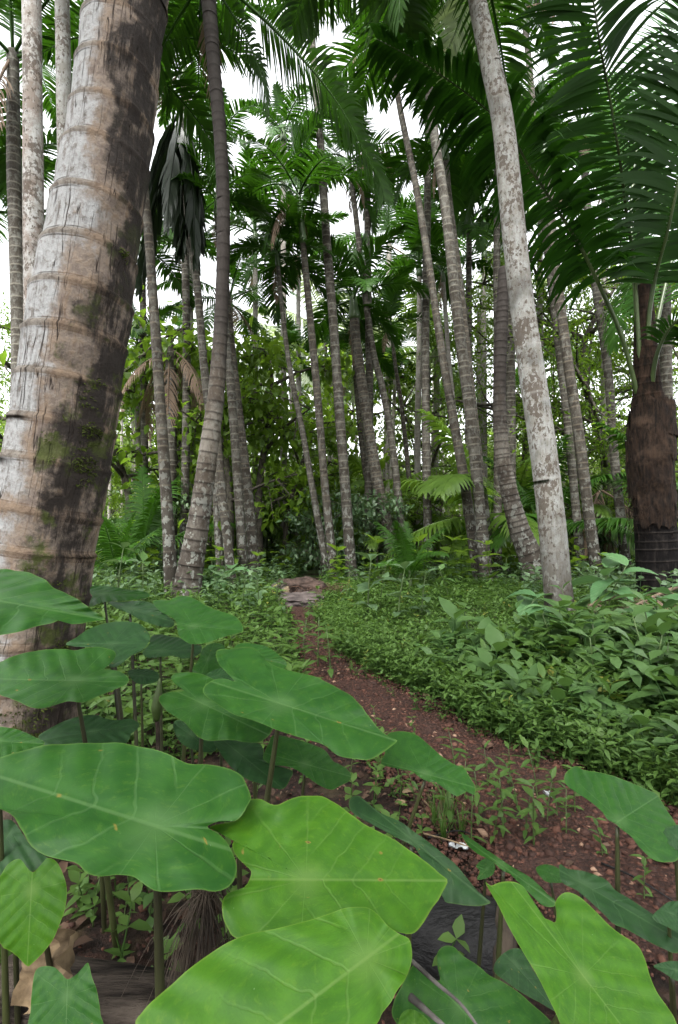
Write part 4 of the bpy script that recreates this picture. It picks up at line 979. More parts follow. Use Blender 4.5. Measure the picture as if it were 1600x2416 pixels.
for i, (x, y) in enumerate([(205, 2070), (245, 2050), (300, 2085), (340, 2060), (215, 2130), (285, 2150), (345, 2130), (180, 2110)]):
    plant('creeping_plant', 'small round-leaved plant in the deep shade under the giant taro leaf', x, y, MS['lance2'] if i % 3 else MS['ovateg'], i, rng.uniform(.28, .42), '', 'plant', 'shade plants under the giant taro leaf')
# grass tufts near the seedlings
tuft = Geo()
for k in range(26):
    a = rng.uniform(0, 6.28); l = rng.uniform(.06, .13); e = rng.uniform(.02, .07)
    P = np.array([(math.cos(a) * e * t ** 1.6 + .008 * math.cos(a * 3), math.sin(a) * e * t ** 1.6 + .008 * math.sin(a * 3), l * t) for t in np.linspace(0, 1, 5)])
    wv = np.array((-math.sin(a), math.cos(a), 0)) * .0022; pr = [1, 1, .8, .5, .05]
    V = np.concatenate([np.stack([P[i] - wv * pr[i], P[i] + wv * pr[i]]) for i in range(5)]); i0 = np.arange(4) * 2
    tuft.add(V, [np.stack([i0, i0 + 1, i0 + 3, i0 + 2], 1)], rng.uniform(.3, .8))
tm = tuft.mesh('grass_tuft', M['herb'])
for i, (x, y, lb) in enumerate([(1005, 1905, 'grass tuft nearest the wilted taro edge, left of the seedling patch'), (1040, 1890, 'grass tuft between the seedlings and the bare soil'), (1025, 1940, 'grass tuft just above the dark taro leaf'), (1065, 1930, 'grass tuft in among the seedlings')]):
    p = on_ground(*D(x, y + 15)); tag(link('grass_tuft', tm, None, (p.x, p.y, gz(p.x, p.y)), (0, 0, i * 1.7), rng.uniform(.7, 1.05)), lb, 'grass tuft')

# ---- sapling with large leaves at the foot of the young coconut, and the two-leaved one before the whitish trunk
def big_leaf_mesh(L, W, droop, seed, rib=9):
    g = Geo(); nu, nv = 18, 9; V = []; mp = []
    for i in range(nu):
        t = i / (nu - 1); w_ = W * (math.sin(math.pi * min(.985, .03 + .96 * t ** .85)) ** .8)
        for j in range(nv):
            s_ = j / (nv - 1) * 2 - 1
            rp = .010 * L * math.sin((t * rib - abs(s_) * 1.6) * 6.28) * abs(s_)
            V.append((s_ * w_ / 2, L * t * (1 - .15 * droop * t), -droop * L * t ** 2 * .5 + abs(s_) * w_ * .16 + rp)); mp.append((t, s_ * w_ / L, 1))
    g.add(V, [grid_faces(nu, nv, False)], .45, mp); return g
def vein_leaf_mat(name, a, b, vein, rough=.4):
    s = NT(name); sp = s.n('SeparateXYZ'); s.l(s.attr('map', 'Vector'), sp.inputs[0]); o = s.obj()
    av = s.math('ABSOLUTE', sp.outputs[1]); mid = s.step(av, .014, .004)
    k = s.math('FRACT', s.math('MULTIPLY', s.math('SUBTRACT', sp.outputs[0], s.math('MULTIPLY', av, .7)), 9.0)); lat = s.step(s.math('ABSOLUTE', s.math('SUBTRACT', k, .5)), .09, .02)
    c = s.mix(s.step(s.math('ADD', s.math('MULTIPLY', s.noise(o, 12, 4), .7), s.math('MULTIPLY', s.rnd(), .3)), .3, .7), a, b); c = s.mix(s.math('MAXIMUM', s.math('MULTIPLY', mid, .7), s.math('MULTIPLY', lat, .4)), c, vein)
    p = s.bsdf(c, rough, .4); t = s.n('BsdfTranslucent'); s.put(t.inputs[0], (b[0] * 1.5, b[1] * 1.5, b[2]))
    m = s.n('MixShader'); m.inputs[0].default_value = .22; s.l(p.outputs[0], m.inputs[1]); s.l(t.outputs[0], m.inputs[2]); return s.done(m)
M['sapling'] = vein_leaf_mat('sapling_leaf', (.05, .12, .045), (.085, .17, .065), (.16, .24, .13))
BL = [big_leaf_mesh(1, .52, d, k).mesh('leaf', M['sapling']) for k, d in enumerate((.3, .7, 1.1))]
def sapling(name, label, x, y, h, n, L, seed, spread=.25, stems=2):
    rr = random.Random(seed); p = on_ground(*D(x, y)); r = thing(name, label, 'plant', (p.x, p.y, gz(p.x, p.y)))
    for q in range(stems):
        e = np.array((rr.uniform(-1, 1) * spread, rr.uniform(-.6, .6) * spread, h * rr.uniform(.75, 1.05))); P = spline([(0, 0, -.02), e * np.array((.3, .3, .5)), e], 8); g = Geo(); tube(g, P, np.linspace(.009, .004, 8), 6)
        st = link('stem', g.mesh('stem', M['stem']), r)
        for k in range(n):
            i = min(7, 3 + int(5 * (k + .5) / n)); a = k * 2.4 + rr.uniform(-.4, .4) + q
            link('leaf', rr.choice(BL), r, P[i], (rr.gauss(.25, .25), rr.gauss(0, .2), a), L * rr.uniform(.7, 1.1))
    return r
sapling('sapling', 'sapling with large corrugated pale green leaves before the young coconut foot', 1400, 1440, .55, 6, .42, 5)
sapling('sapling', 'low sapling with long pale leaves left of the whitish trunk foot', 1215, 1440, .28, 4, .38, 6, stems=1)
sapling('sapling', 'two-stemmed sapling with rounded upright leaves right below the whitish trunk', 1265, 1520, .36, 4, .24, 7, .15)
sapling('sapling', 'upright bright broad-leaved sapling at the lower right of the huge trunk gap', 500, 1385, .5, 6, .4, 8)
sapling('sapling', 'sapling with drooping dark leaves at the right edge behind the herbs', 1520, 1480, .4, 5, .36, 9)

# ------------------------------------------------------------------ taro
def taro_mat(name, a, b, mott, vein, transl, rough=.5):
    s = NT(name); sp = s.n('SeparateXYZ'); mp = s.attr('map', 'Vector'); s.l(mp, sp.inputs[0])
    u, v = sp.outputs[0], sp.outputs[1]; av = s.math('ABSOLUTE', v)
    wob = s.math('MULTIPLY', s.math('SUBTRACT', s.noise(s.scale(mp, (1, 1, 0)), 5, 2), .5), .10)
    mid = s.step(av, .013, .003)
    ang = s.math('ARCTAN2', v, u)                       # veins that fan out from the stalk
    q = s.math('ADD', s.math('SUBTRACT', u, s.math('MULTIPLY', av, .75)), wob)
    k = s.math('ABSOLUTE', s.math('SUBTRACT', s.math('FRACT', s.math('MULTIPLY', q, 4.6)), .5))
    lat = s.math('MULTIPLY', s.step(k, .06, .012), s.step(u, -.02, .1))
    k2 = s.math('ABSOLUTE', s.math('SUBTRACT', s.math('FRACT', s.math('ADD', s.math('MULTIPLY', ang, 1.55), s.math('MULTIPLY', wob, 1.5))), .5))
    fan = s.math('MULTIPLY', s.step(k2, .045, .008), s.step(u, .08, -.02))
    rad = s.math('SQRT', s.math('ADD', s.math('MULTIPLY', u, u), s.math('MULTIPLY', v, v)))
    lines = s.math('MULTIPLY', s.math('MAXIMUM', lat, fan), s.step(rad, .95, .3))
    n1 = s.noise(mp, 4.5, 4, .6); warp = s.n('VectorMath', operation='ADD'); s.l(mp, warp.inputs[0]); s.l(s.scale(s.noise(mp, 6, 3, .6, True), (.12, .12, .1)), warp.inputs[1])
    n2 = s.noise(s.scale(warp.outputs[0], (1, 1, 1)), 17, 5, .72); n3 = s.noise(mp, 60, 3, .6)
    c = s.mix(s.step(n1, .3, .7), a, b)
    c = s.mix(s.math('MULTIPLY', s.step(n2, .52, .70), .55), c, mott)
    c = s.mix(s.math('MULTIPLY', s.step(n3, .45, .7), .18), c, (a[0] * .6, a[1] * .6, a[2] * .7))
    hub = s.step(rad, .20, .0)
    c = s.mix(s.math('MULTIPLY', hub, .45), c, vein)
    c = s.mix(s.math('MULTIPLY', mid, .45), c, vein); c = s.mix(s.math('MULTIPLY', lines, .24), c, vein)
    sv = s.n('TexVoronoi'); sv.inputs['Scale'].default_value = 9; s.l(mp, sv.inputs['Vector'])
    spk = s.math('MULTIPLY', s.step(sv.outputs['Distance'], .07, .03), s.step(s.noise(mp, 3, 2), .5, .6)); c = s.mix(s.math('MULTIPLY', spk, .45), c, (.25, .3, .2))
    bl = s.n('TexVoronoi'); bl.inputs['Scale'].default_value = 3.1; s.l(warp.outputs[0], bl.inputs['Vector'])
    c = s.mix(s.math('MULTIPLY', s.step(bl.outputs['Distance'], .085, .045), s.math('GREATER_THAN', s.rnd(), .45)), c, (.13, .11, .02))      # a few yellowed bites
    c = s.mix(s.math('MULTIPLY', s.step(bl.outputs['Distance'], .04, .02), s.math('GREATER_THAN', s.rnd(), .45)), c, (.06, .035, .015))
    edge = sp.outputs[2]; c = s.mix(s.math('MULTIPLY', s.step(edge, .975, 1.0), .5), c, (vein[0] * 1.2, vein[1] * 1.1, vein[2] * .6))
    p = s.bsdf(c, s.math('ADD', rough, s.math('MULTIPLY', n1, .1)), .22, s.math('ADD', s.math('MULTIPLY', lines, -.5), s.math('MULTIPLY', n3, .15)), .25, .003)
    t = s.n('BsdfTranslucent'); s.put(t.inputs[0], s.mix(.35, c, (b[0] * 2.2, b[1] * 1.9, b[2] * .6)))
    m = s.n('MixShader'); m.inputs[0].default_value = transl; s.l(p.outputs[0], m.inputs[1]); s.l(t.outputs[0], m.inputs[2]); return s.done(m)
TM = {'d': taro_mat('taro_blade_dark', (.010, .036, .010), (.016, .052, .013), (.022, .062, .013), (.045, .09, .035), .14),
      'm': taro_mat('taro_blade', (.009, .050, .005), (.017, .071, .006), (.043, .102, .009), (.065, .13, .042), .18),
      'l': taro_mat('taro_blade_young', (.023, .084, .0035), (.039, .118, .0042), (.068, .14, .007), (.10, .17, .04), .24)}
V5 = lambda x, y: (x / 1.96, 1300 + y / 1.96)
V6 = lambda x, y: (800 + x / 1.96, 1300 + y / 1.96)
V7 = lambda x, y: (x / 1.96, 1800 + y / 1.96)
V8 = lambda x, y: (800 + x / 1.96, 1800 + y / 1.96)
def px(view, s): 
    a = s.split(); return [view(*map(float, p.split(','))) for p in a]
def blade(name_parent, pts, A, T, d, n, tone, curl, seed):
    n = Vector((n[0], n[1], 1)).normalized() if len(n) == 2 else Vector(n).normalized()
    o = Vector((0, 0, CAM_H)); a3 = at(*A, d)
    def hit(p):
        r = ray(*p); return o + r * ((a3 - o).dot(n) / r.dot(n))
    P = np.array([hit(p) for p in pts]) - np.array(a3)
    t3 = np.array(hit(T)) - np.array(a3); Ln = np.linalg.norm(t3); e1 = t3 / Ln; nn = np.array(n); e2 = np.cross(nn, e1)
    q = np.stack([P @ e1, P @ e2], 1)
    B = spline(np.concatenate([q, np.zeros((len(q), 1))], 1), 110, True)[:, :2]
    area = .5 * np.sum(B[:, 0] * np.roll(B[:, 1], -1) - np.roll(B[:, 0], -1) * B[:, 1])
    if area < 0: B = B[::-1]
    W = np.abs(B).max()
    rs = np.array([0, .05, .11, .18, .26, .34, .42, .5, .58, .66, .74, .81, .87, .92, .96, .985, 1.0])
    rr = random.Random(seed); ph = [rr.uniform(0, 6) for _ in range(4)]
    uv = B[None] * rs[1:, None, None]
    def hgt(u, v, r):
        rho = np.hypot(u, v) / W; s_ = np.abs(v) / W
        f = -curl * rho ** 2 * W + .05 * W * s_ ** 1.5
        f += -.012 * W * np.exp(-(v / (.05 * W)) ** 2)
        k = (u / W - .75 * s_) * 4.6 / (W / Ln) * (W / Ln)
        f += .010 * W * np.cos(6.283 * k) * np.clip(rho * 2, 0, 1) * np.clip(s_ * 6, 0, 1)
        th = np.arctan2(v, u)
        f += .017 * W * r ** 3 * (np.sin(5 * th + ph[0]) + .7 * np.sin(8 * th + ph[1]) + .4 * np.sin(13 * th + ph[2]))
        return f
    r2 = np.broadcast_to(rs[1:, None], uv.shape[:2])
    h = hgt(uv[..., 0], uv[..., 1], r2)
    vd = np.array(ray(*A)); vd /= np.linalg.norm(vd); off = vd / min(-.35, vd @ nn)      # relief and droop
    V = uv[..., :1] * e1 + uv[..., 1:] * e2 + h[..., None] * off
    mp = np.stack([uv[..., 0] / Ln, uv[..., 1] / Ln, r2], -1)
    V = np.concatenate([[hgt(np.zeros(1), np.zeros(1), np.zeros(1))[0] * off], V.reshape(-1, 3)]); mp = np.concatenate([[(1e-4, 0, 0)], mp.reshape(-1, 3)])
    m = len(B); j = np.arange(m)
    g = Geo(); g.add(V, [np.stack([np.zeros(m, int), 1 + j, 1 + (j + 1) % m], 1), grid_faces(len(rs) - 1, m)[:, ::-1] + 1], .5, mp)
    return g.mesh('leaf', TM[tone]), a3, nn, Ln, e1
PLANTS = {
 'A': 'taro plant at the left edge whose pointed leaf juts in front of the huge trunk',
 'B': 'big taro plant in the lower left with the giant scalloped dull green leaf',
 'C': 'taro plant with two hanging heart-shaped leaves in the lower left corner',
 'D': 'taro plant close to the huge trunk foot with a wide flat leaf',
 'E': 'taro plant with a round light leaf, at the back below the curved coconut',
 'F': 'taro plant in the middle with the widest leaf reaching over toward the path',
 'G': 'taro plant with a bright yellow-green mottled leaf at the bottom centre',
 'H': 'taro plant with the blurred bright leaf filling the bottom edge',
 'I': 'taro plant beside the charred log with a bright spade-shaped leaf at lower right',
 'J': 'taro plant on the gravel at the right with one leaf on a tall bare stalk',
 'K': 'low taro plant with a long dark leaf lying along the bottom right',
 'L': 'taro plant with a narrow folded leaf seen edge-on above the charred log'}
LV = []
def leaf(plant, view, outline, A, T, d, n=(0, -.35), tone='m', base=(0, .05), curl=.10, stalk=True, mixed=None):
    pts = [V(*p) for V, p in outline] if view is None else px(view, outline)
    av = view or V5
    LV.append((plant, pts, A, T, d, n, tone, base, curl, stalk))
leaf('A', V5, '0,82 70,88 130,98 200,130 250,165 310,195 380,235 450,275 510,305 545,328 480,335 430,342 370,348 330,338 300,322 250,340 180,355 100,378 0,400 -80,410 -160,380 -200,250 -140,120', V5(-90, 215), V5(545, 328), .80, (0, -.28), 'm', (-.05, .08))
leaf('E', V5, '410,180 440,160 520,165 600,180 660,185 697,200 690,215 640,225 580,230 520,232 470,238 440,250 415,255 405,220', V5(480, 196), V5(697, 203), 1.62, (0, -.3), 'm', (.05, .05))
leaf('E', V5, '700,228 740,222 780,225 810,212 860,206 910,225 960,255 1010,275 1060,290 1100,310 1125,345 1130,370 1090,385 1050,393 1000,410 960,425 900,432 860,420 830,395 820,370 815,330 790,305 750,285 720,260', V5(895, 348), V5(1130, 368), 1.25, (0, -.35), 'm', (-.03, .02))
leaf('E', V5, '500,235 560,235 640,230 700,240 740,270 780,300 815,330 800,355 740,350 680,330 640,315 600,290 540,265', V5(600, 268), V5(812, 330), 1.5, (0, -.3), 'd', (.03, .0))
leaf('D', V5, '300,430 350,400 400,365 460,340 540,325 620,330 660,345 690,380 695,410 670,450 640,470 600,490 560,525 520,540 500,520 535,480 510,455 440,445 380,445 330,440', V5(520, 430), V5(302, 432), 1.22, (0, -.35), 'd', (.08, .05))
leaf('E', V5, '660,470 690,430 700,395 740,385 790,395 850,405 900,430 935,440 930,470 900,490 850,498 800,485 740,490 690,495', V5(740, 462), V5(935, 452), 1.42, (0, -.3), 'd', (.02, .0))
leaf('D', V5, '-30,520 0,510 50,485 120,465 220,452 300,452 350,458 400,448 450,443 500,452 535,470 530,500 500,530 483,548 530,552 570,565 600,590 590,615 550,635 500,655 450,675 390,700 320,695 260,712 200,728 140,722 90,700 40,680 0,670 -40,640 -60,580', V5(345, 600), V5(-60, 590), 1.0, (0, -.32), 'm', (.06, .08))
leaf('D', V5, '175,855 230,820 300,785 380,762 440,758 490,775 540,782 600,775 645,795 640,820 610,845 600,870 560,900 400,920 250,910 190,890', V5(430, 835), V5(643, 800), 1.1, (0, -.3), 'd', (.0, .05))
leaf('F', V5, '735,680 770,655 850,645 810,615 790,585 810,565 860,560 920,565 960,580 1020,610 1120,650 1200,720 1265,800 1265,840 1240,870 1190,890 1130,885 1060,875 1000,880 930,870 880,820 850,790 800,760 760,730', V5(935, 705), V5(1262, 860), 1.08, (0, -.35), 'm', (-.06, .02))
leaf('F', None, [(V5, p) for p in [(940, 665), (932, 635), (955, 608), (1000, 590), (1050, 592), (1085, 602), (1045, 560), (1010, 520), (998, 480), (1005, 455), (1060, 450), (1130, 440), (1190, 455), (1250, 520), (1350, 555), (1450, 580), (1530, 615)]] + [(V6, p) for p in [(0, 635), (60, 670), (100, 715), (150, 775), (200, 830), (250, 865), (290, 885), (230, 925), (170, 965), (100, 970), (0, 950)]] + [(V5, p) for p in [(1500, 900), (1430, 875), (1360, 855), (1250, 815), (1150, 775), (1080, 755), (1000, 705)]], V5(1295, 705), V6(290, 885), .92, (0, -.38), 'm', (-.075, .0), .07)
leaf('F', V5, '1100,430 1170,428 1240,445 1300,490 1330,530 1280,570 1200,560 1120,520 1080,470', V5(1180, 490), V5(1330, 530), 1.15, (0, -.35), 'm', (.0, .05))
leaf('F', V6, '225,840 300,832 360,850 420,900 470,945 530,985 580,1005 610,1050 633,1090 630,1130 600,1110 550,1135 510,1115 460,1075 410,1065 370,1045 340,1020 300,1000 240,1000 190,980 210,930 180,900', V6(395, 1030), V6(633, 1095), .88, (-.1, -.45), 'm', (-.05, .02), .16)
leaf('F', None, [(V5, p) for p in [(1215, 950), (1240, 890), (1265, 850), (1350, 865), (1430, 890), (1500, 920), (1540, 970)]] + [(V6, p) for p in [(0, 985), (40, 1010), (60, 1040), (50, 1065), (0, 1090)]] + [(V5, p) for p in [(1530, 1105), (1470, 1080), (1400, 1030), (1340, 1000), (1270, 990), (1230, 975)]], V5(1410, 985), V6(60, 1045), 1.05, (0, -.45), 'm', (-.01, .03))
leaf('F', V5, '990,880 1050,870 1150,880 1210,900 1230,975 1300,1000 1355,1020 1345,1060 1310,1105 1230,1085 1130,1050 1060,990 1010,920', V5(1100, 930), V5(1310, 1100), 1.12, (.1, -.3), 'd', (.0, .03))
leaf('F', V5, '800,800 840,780 880,820 930,870 1000,880 990,930 900,920 830,880', V5(880, 850), V5(990, 930), 1.2, (0, -.4), 'd', (.0, .03))
leaf('F', V5, '950,580 990,550 1060,535 1097,545 1100,575 1085,600 1000,600', V5(1010, 575), V5(1098, 560), 1.18, (0, -.3), 'd', (.0, .03))
leaf('E', V5, '885,560 920,500 940,450 990,425 1040,440 1030,500 1020,560 940,580', V5(960, 500), V5(990, 425), 1.35, (0, -.45), 'm', (.0, .03))
leaf('E', V5, '590,560 640,545 700,548 735,570 730,600 690,615 630,610', V5(650, 575), V5(735, 585), 1.3, (0, -.3), 'd', (.0, .03))
leaf('B', V5, '0,945 100,915 210,892 320,885 430,882 540,882 620,895 700,915 770,940 820,965 880,985 960,985 1040,1000 1100,1030 1130,1060 1160,1135 1140,1175 1110,1230 1080,1250 1020,1248 975,1265 962,1277 990,1295 1030,1320 1070,1370 1095,1430 1100,1470 1085,1520 1050,1555 990,1572 920,1560 850,1570 780,1578 710,1570 650,1530 610,1505 540,1498 470,1502 400,1485 350,1445 280,1430 200,1410 140,1360 100,1290 70,1235 0,1195 -60,1180 -110,1080 -70,970', V5(715, 1270), V5(-110, 1010), .64, (0, -.34), 'm', (.015, .02), .06)
leaf('A', V5, '-40,805 0,812 80,825 150,855 210,892 100,930 0,960 -60,950', V5(-20, 880), V5(210, 892), .8, (0, -.35), 'm', (.0, .06))
leaf('C', V7, '35,470 75,445 100,450 130,490 155,505 190,470 220,440 260,455 290,510 310,590 300,680 275,750 245,820 200,880 150,930 125,945 80,900 40,870 10,850 -20,780 -40,650 -20,560 10,510', V7(145, 590), V7(125, 945), .78, (.1, -1, .4), 'l', (-.02, .12), .12)
leaf('C', V7, '165,960 200,940 250,945 280,970 310,1000 345,985 380,950 408,925 425,990 450,1060 465,1160 470,1250 300,1400 140,1250 140,1150 150,1030', V7(310, 1080), V7(300, 1400), .62, (0, -1, .55), 'm', (.02, .14), .1)
leaf('A', V7, '0,270 60,270 140,380 200,430 230,450 160,500 80,520 -60,500 -60,300', V7(40, 330), V7(-60, 480), .86, (0, -.5), 'd', (.0, .06))
leaf('G', None, [(V7, p) for p in [(1140, 170), (1200, 165), (1250, 190), (1290, 195), (1330, 175), (1390, 152), (1440, 150), (1500, 155), (1568, 195)]] + [(V8, p) for p in [(70, 250), (150, 300), (250, 350), (330, 400), (420, 460), (480, 510), (524, 545), (495, 600), (470, 645), (430, 690), (390, 750), (350, 785), (300, 790), (180, 760), (0, 790)]] + [(V7, p) for p in [(1450, 830), (1300, 850), (1180, 835), (1080, 810), (1050, 770), (1030, 720), (1030, 640), (1060, 600), (1130, 575), (1155, 530), (1160, 500), (1130, 470), (1100, 440), (1070, 385), (1080, 340), (1030, 325), (962, 297), (1000, 280), (1080, 268), (1120, 230)]], V7(1415, 540), V8(524, 545), .60, (.0, -.4), 'l', (.03, .05), .08)
leaf('H', None, [(V7, p) for p in [(600, 1230), (650, 1150), (720, 1080), (790, 1020), (860, 960), (950, 890), (1050, 830), (1150, 790), (1280, 765), (1400, 735), (1500, 705)]] + [(V8, p) for p in [(0, 680), (60, 670), (130, 668), (180, 700), (220, 750), (280, 790), (325, 815), (338, 870), (335, 930), (310, 990), (270, 1050), (240, 1110), (200, 1160), (175, 1207), (100, 1300)]] + [(V7, p) for p in [(1500, 1450), (1200, 1560), (900, 1540), (680, 1420)]], V8(125, 905), V7(850, 1540), .47, (0, -.45), 'l', (.03, .08), .08)
leaf('I', V8, '45,165 90,150 130,190 200,235 280,270 350,320 420,370 480,420 540,470 590,530 640,590 680,625 707,655 640,668 560,660 490,640 530,545 400,420 200,310 60,230', V8(330, 350), V8(707, 658), .82, (-.15, -.4), 'd', (-.03, .03), .10)
leaf('G', V8, '250,1110 290,1030 330,950 355,930 400,980 465,1005 455,940 455,880 485,847 530,850 570,890 640,935 700,985 760,1015 830,1060 900,1120 980,1190 1020,1260 900,1400 700,1450 450,1400 260,1200', V8(555, 1130), V8(850, 1440), .56, (0, -.55), 'm', (.03, .1))
leaf('I', V8, '715,960 740,900 800,860 850,870 900,960 960,1050 1010,1150 930,1110 840,1060 770,1010', V8(810, 930), V8(1010, 1150), .70, (0, -.4), 'd', (.02, .06))
leaf('I', V8, '672,550 700,565 740,548 800,545 850,570 885,620 910,660 940,710 970,725 1000,735 1005,690 1000,640 1030,605 1070,600 1120,625 1180,680 1240,740 1300,790 1370,835 1400,870 1420,920 1440,990 1470,1060 1520,1130 1560,1200 1600,1350 1400,1480 1200,1400 1050,1250 1000,1150 930,1010 860,890 790,770 730,650', V8(1130, 985), V8(1480, 1440), .52, (0, -.55), 'l', (-.1, .14), .08)
leaf('L', V8, '565,325 610,350 680,400 740,440 800,480 870,520 920,560 970,610 1005,640 1000,670 950,665 910,630 880,570 830,530 760,500 700,450 640,420 590,375', V8(745, 468), V8(1005, 652), .84, (-.45, -.30), 'm', (.0, .03), .18)
leaf('L', V8, '635,475 680,440 720,470 715,510 690,530 640,540 650,500', V8(685, 490), V8(640, 538), .88, (0, -.6), 'm', (-.02, .04))
leaf('K', V8, '1020,470 1060,490 1130,500 1190,520 1240,545 1280,590 1340,625 1400,665 1470,710 1540,750 1600,780 1640,850 1568,885 1500,860 1420,820 1330,770 1270,745 1225,700 1160,640 1100,590 1030,550', V8(1120, 555), V8(1640, 860), .80, (-.1, -.32), 'd', (.04, .06))
leaf('K', V8, '910,490 950,470 1000,480 1050,520 1045,550 1000,555 950,545', V8(985, 515), V8(1050, 540), .88, (0, -.4), 'm', (.02, .02), .2)
leaf('J', V8, '1040,80 1050,40 1090,12 1130,30 1200,42 1270,60 1340,85 1400,110 1470,140 1490,170 1520,220 1550,265 1570,310 1600,390 1568,450 1520,460 1470,455 1430,430 1390,390 1350,340 1310,310 1278,282 1240,260 1220,230 1170,185 1110,145 1060,110', V8(1300, 265), V8(1480, 150), .80, (.05, -.5), 'm', (-.03, .0), .12)
leaf('J', V8, '1500,310 1540,292 1600,285 1640,330 1640,420 1568,405 1530,380 1505,345', V8(1560, 340), V8(1640, 400), .78, (-.2, -.6), 'd', (.05, .03), .2)
leaf('K', V8, '1450,715 1500,660 1540,640 1600,650 1660,720 1620,800 1520,760', V8(1540, 700), V8(1650, 740), .72, (0, -.5), 'd', (.06, .06))
leaf('K', V8, '1455,940 1510,920 1568,918 1650,940 1650,1010 1568,1010 1500,970', V8(1560, 960), V8(1455, 940), .62, (0, -.5), 'd', (.06, .06))
leaf('G', V8, '270,1230 290,1160 330,1140 380,1160 425,1210 450,1300 350,1400 260,1330', V8(350, 1220), V8(350, 1400), .50, (0, -.7), 'l', (.02, .08))
roots = {}; byp = {}
for l in LV: byp.setdefault(l[0], []).append(l)
seed = 0
for k, ls in byp.items():
    cs = [at(*l[2], l[4]) + Vector((l[7][0], l[7][1], 0)) for l in ls]
    c = sum(cs, Vector()) / len(cs); base = Vector((c.x, c.y, gz(c.x, c.y)))
    root = thing('taro_plant', PLANTS[k], 'taro plant', base)
    for l in ls:
        seed += 1
        me, a3, nn, Ln, e1 = blade(root, *l[1:7], l[8], seed)
        lf = link('leaf', me, root, a3 - base)
        if l[9]:
            b = Vector((a3.x + l[7][0], a3.y + l[7][1], 0)); b = b * .75 + Vector((base.x, base.y, 0)) * .25; b.z = gz(b.x, b.y) - .03
            s_ = np.array(a3) - nn * .016
            low = np.array(b); h = s_[2] - low[2]
            away = -e1 * .02 * h
            P = spline(np.array([low, low * .62 + s_ * .38 + np.array((0, 0, .04 * h)) , low * .22 + s_ * .78 + np.array((0, 0, .02 * h)), s_]) - np.array(base), 14)
            g = Geo(); tube(g, P, np.linspace(.0075, .0034, 14) * min(1.15, .6 + Ln * 2), 8)
            link('stalk', g.mesh('stalk', M['stalk']), root)
# stalks of leaves whose blades stay out of sight, at the back of the patch
for i, (x, y, d) in enumerate([(300, 1720, 1.35), (350, 1700, 1.3), (420, 1700, 1.25), (270, 1690, 1.4), (400, 1740, 1.2)]):
    pass

# ------------------------------------------------------------------ things lying about
M['grey_wood'] = plain_mat('weathered_log', (.004, .003, .0025), (.062, .05, .04), 26, .9, .08, (.12, 1, 1), 1, .03)
M['char'] = plain_mat('charred_wood', (.0015, .0015, .0016), (.011, .0105, .011), 16, .55, .25, (.3, 1, 1), 1, .02)
M['tan'] = plain_mat('tan_rind', (.015, .011, .008), (.055, .042, .03), 16, .8, .2)
M['dry'] = plain_mat('dry_leaf', (.07, .048, .027), (.20, .145, .085), 14, .75, .2)
M['dry_brown'] = plain_mat('brown_fallen_leaf', (.04, .022, .015), (.12, .07, .048), 14, .75, .2)
M['twig'] = plain_mat('grey_twig', (.03, .027, .024), (.10, .092, .084), 20, .8, .2)
M['white_scrap'] = plain_mat('white_plastic', (.25, .26, .27), (.4, .42, .43), 20, .4, .5)
def log(name, label, p0, p1, r, mat, cat='log', seg=20, n=24, seed=0, ring=None):
    p0, p1 = Vector(p0), Vector(p1); base = (p0 + p1) / 2; base.z = gz(base.x, base.y)
    root = thing(name, label, cat, base); g = Geo()
    P = np.array([p0.lerp(p1, t) - base for t in np.linspace(0, 1, n)])
    T, X, Y = frames(P); a = np.linspace(0, 2 * np.pi, seg, endpoint=False); V = []
    for i in range(n):
        for j in range(seg):
            q = np.cos(a[j]) * X[i] + np.sin(a[j]) * Y[i]
            e = min(i, n - 1 - i); k = 1 - (.12 if e == 0 else .03 if e == 1 else 0)
            rr_ = r * k * (1 + .07 * noise.noise(Vector((math.cos(a[j]) * 1.5, math.sin(a[j]) * 1.5, i * .2 + seed))) + .03 * noise.noise(Vector((math.cos(a[j]) * 6, math.sin(a[j]) * 6, i * .5 + seed))))
            V.append(P[i] + q * rr_)
    g.add(V, [grid_faces(n, seg), np.arange(seg)[None, ::-1], (np.arange(seg) + (n - 1) * seg)[None]])
    link('log_body', g.mesh('log_body', M[mat]), root)
    return root, base, P, T
a_ = at(300, 2328, .98); log('fallen_log', 'grey weathered log lying in the shade under the giant taro leaf', (-.62, .98, .015), (-.16, .90, .02), .058, 'grey_wood', seed=3)
ch, cb, cP, cT = log('charred_log', 'charred black log end lying under the bright taro leaf at the bottom', (.06, 1.10, .06), (.325, .99, .06), .085, 'char', seed=9)
g = Geo(); e = cP[-1]; d_ = cT[-1]
tube(g, [e - d_ * .028, e - d_ * .02, e - d_ * .006, e + d_ * .003], [.086, .089, .087, .077], 20); link('rind', g.mesh('rind', M['tan']), ch)
def crumpled(name, label, p, L, W, mat, rot, seed, cat='fallen leaf', crump=.25):
    g = Geo(); nu, nv = 14, 10; V = []
    for i in range(nu):
        t = i / (nu - 1); w_ = W * math.sin(math.pi * min(.97, .04 + .93 * t)) ** .7
        for j in range(nv):
            s_ = j / (nv - 1) * 2 - 1
            q = Vector((s_ * w_ / 2, L * (t - .5), 0)); z = noise.noise(Vector((q.x / L * 4, q.y / L * 4, seed))) * crump * L + noise.noise(Vector((q.x / L * 11, q.y / L * 11, seed + 4))) * crump * L * .35 + abs(s_) ** 2 * W * .25
            V.append((q.x * (1 + .3 * noise.noise(Vector((t * 5, seed, s_)))), q.y, z))
    g.add(V, [grid_faces(nu, nv, False)])
    return tag(link(name, g.mesh(name, M[mat]), None, p, rot), label, cat)
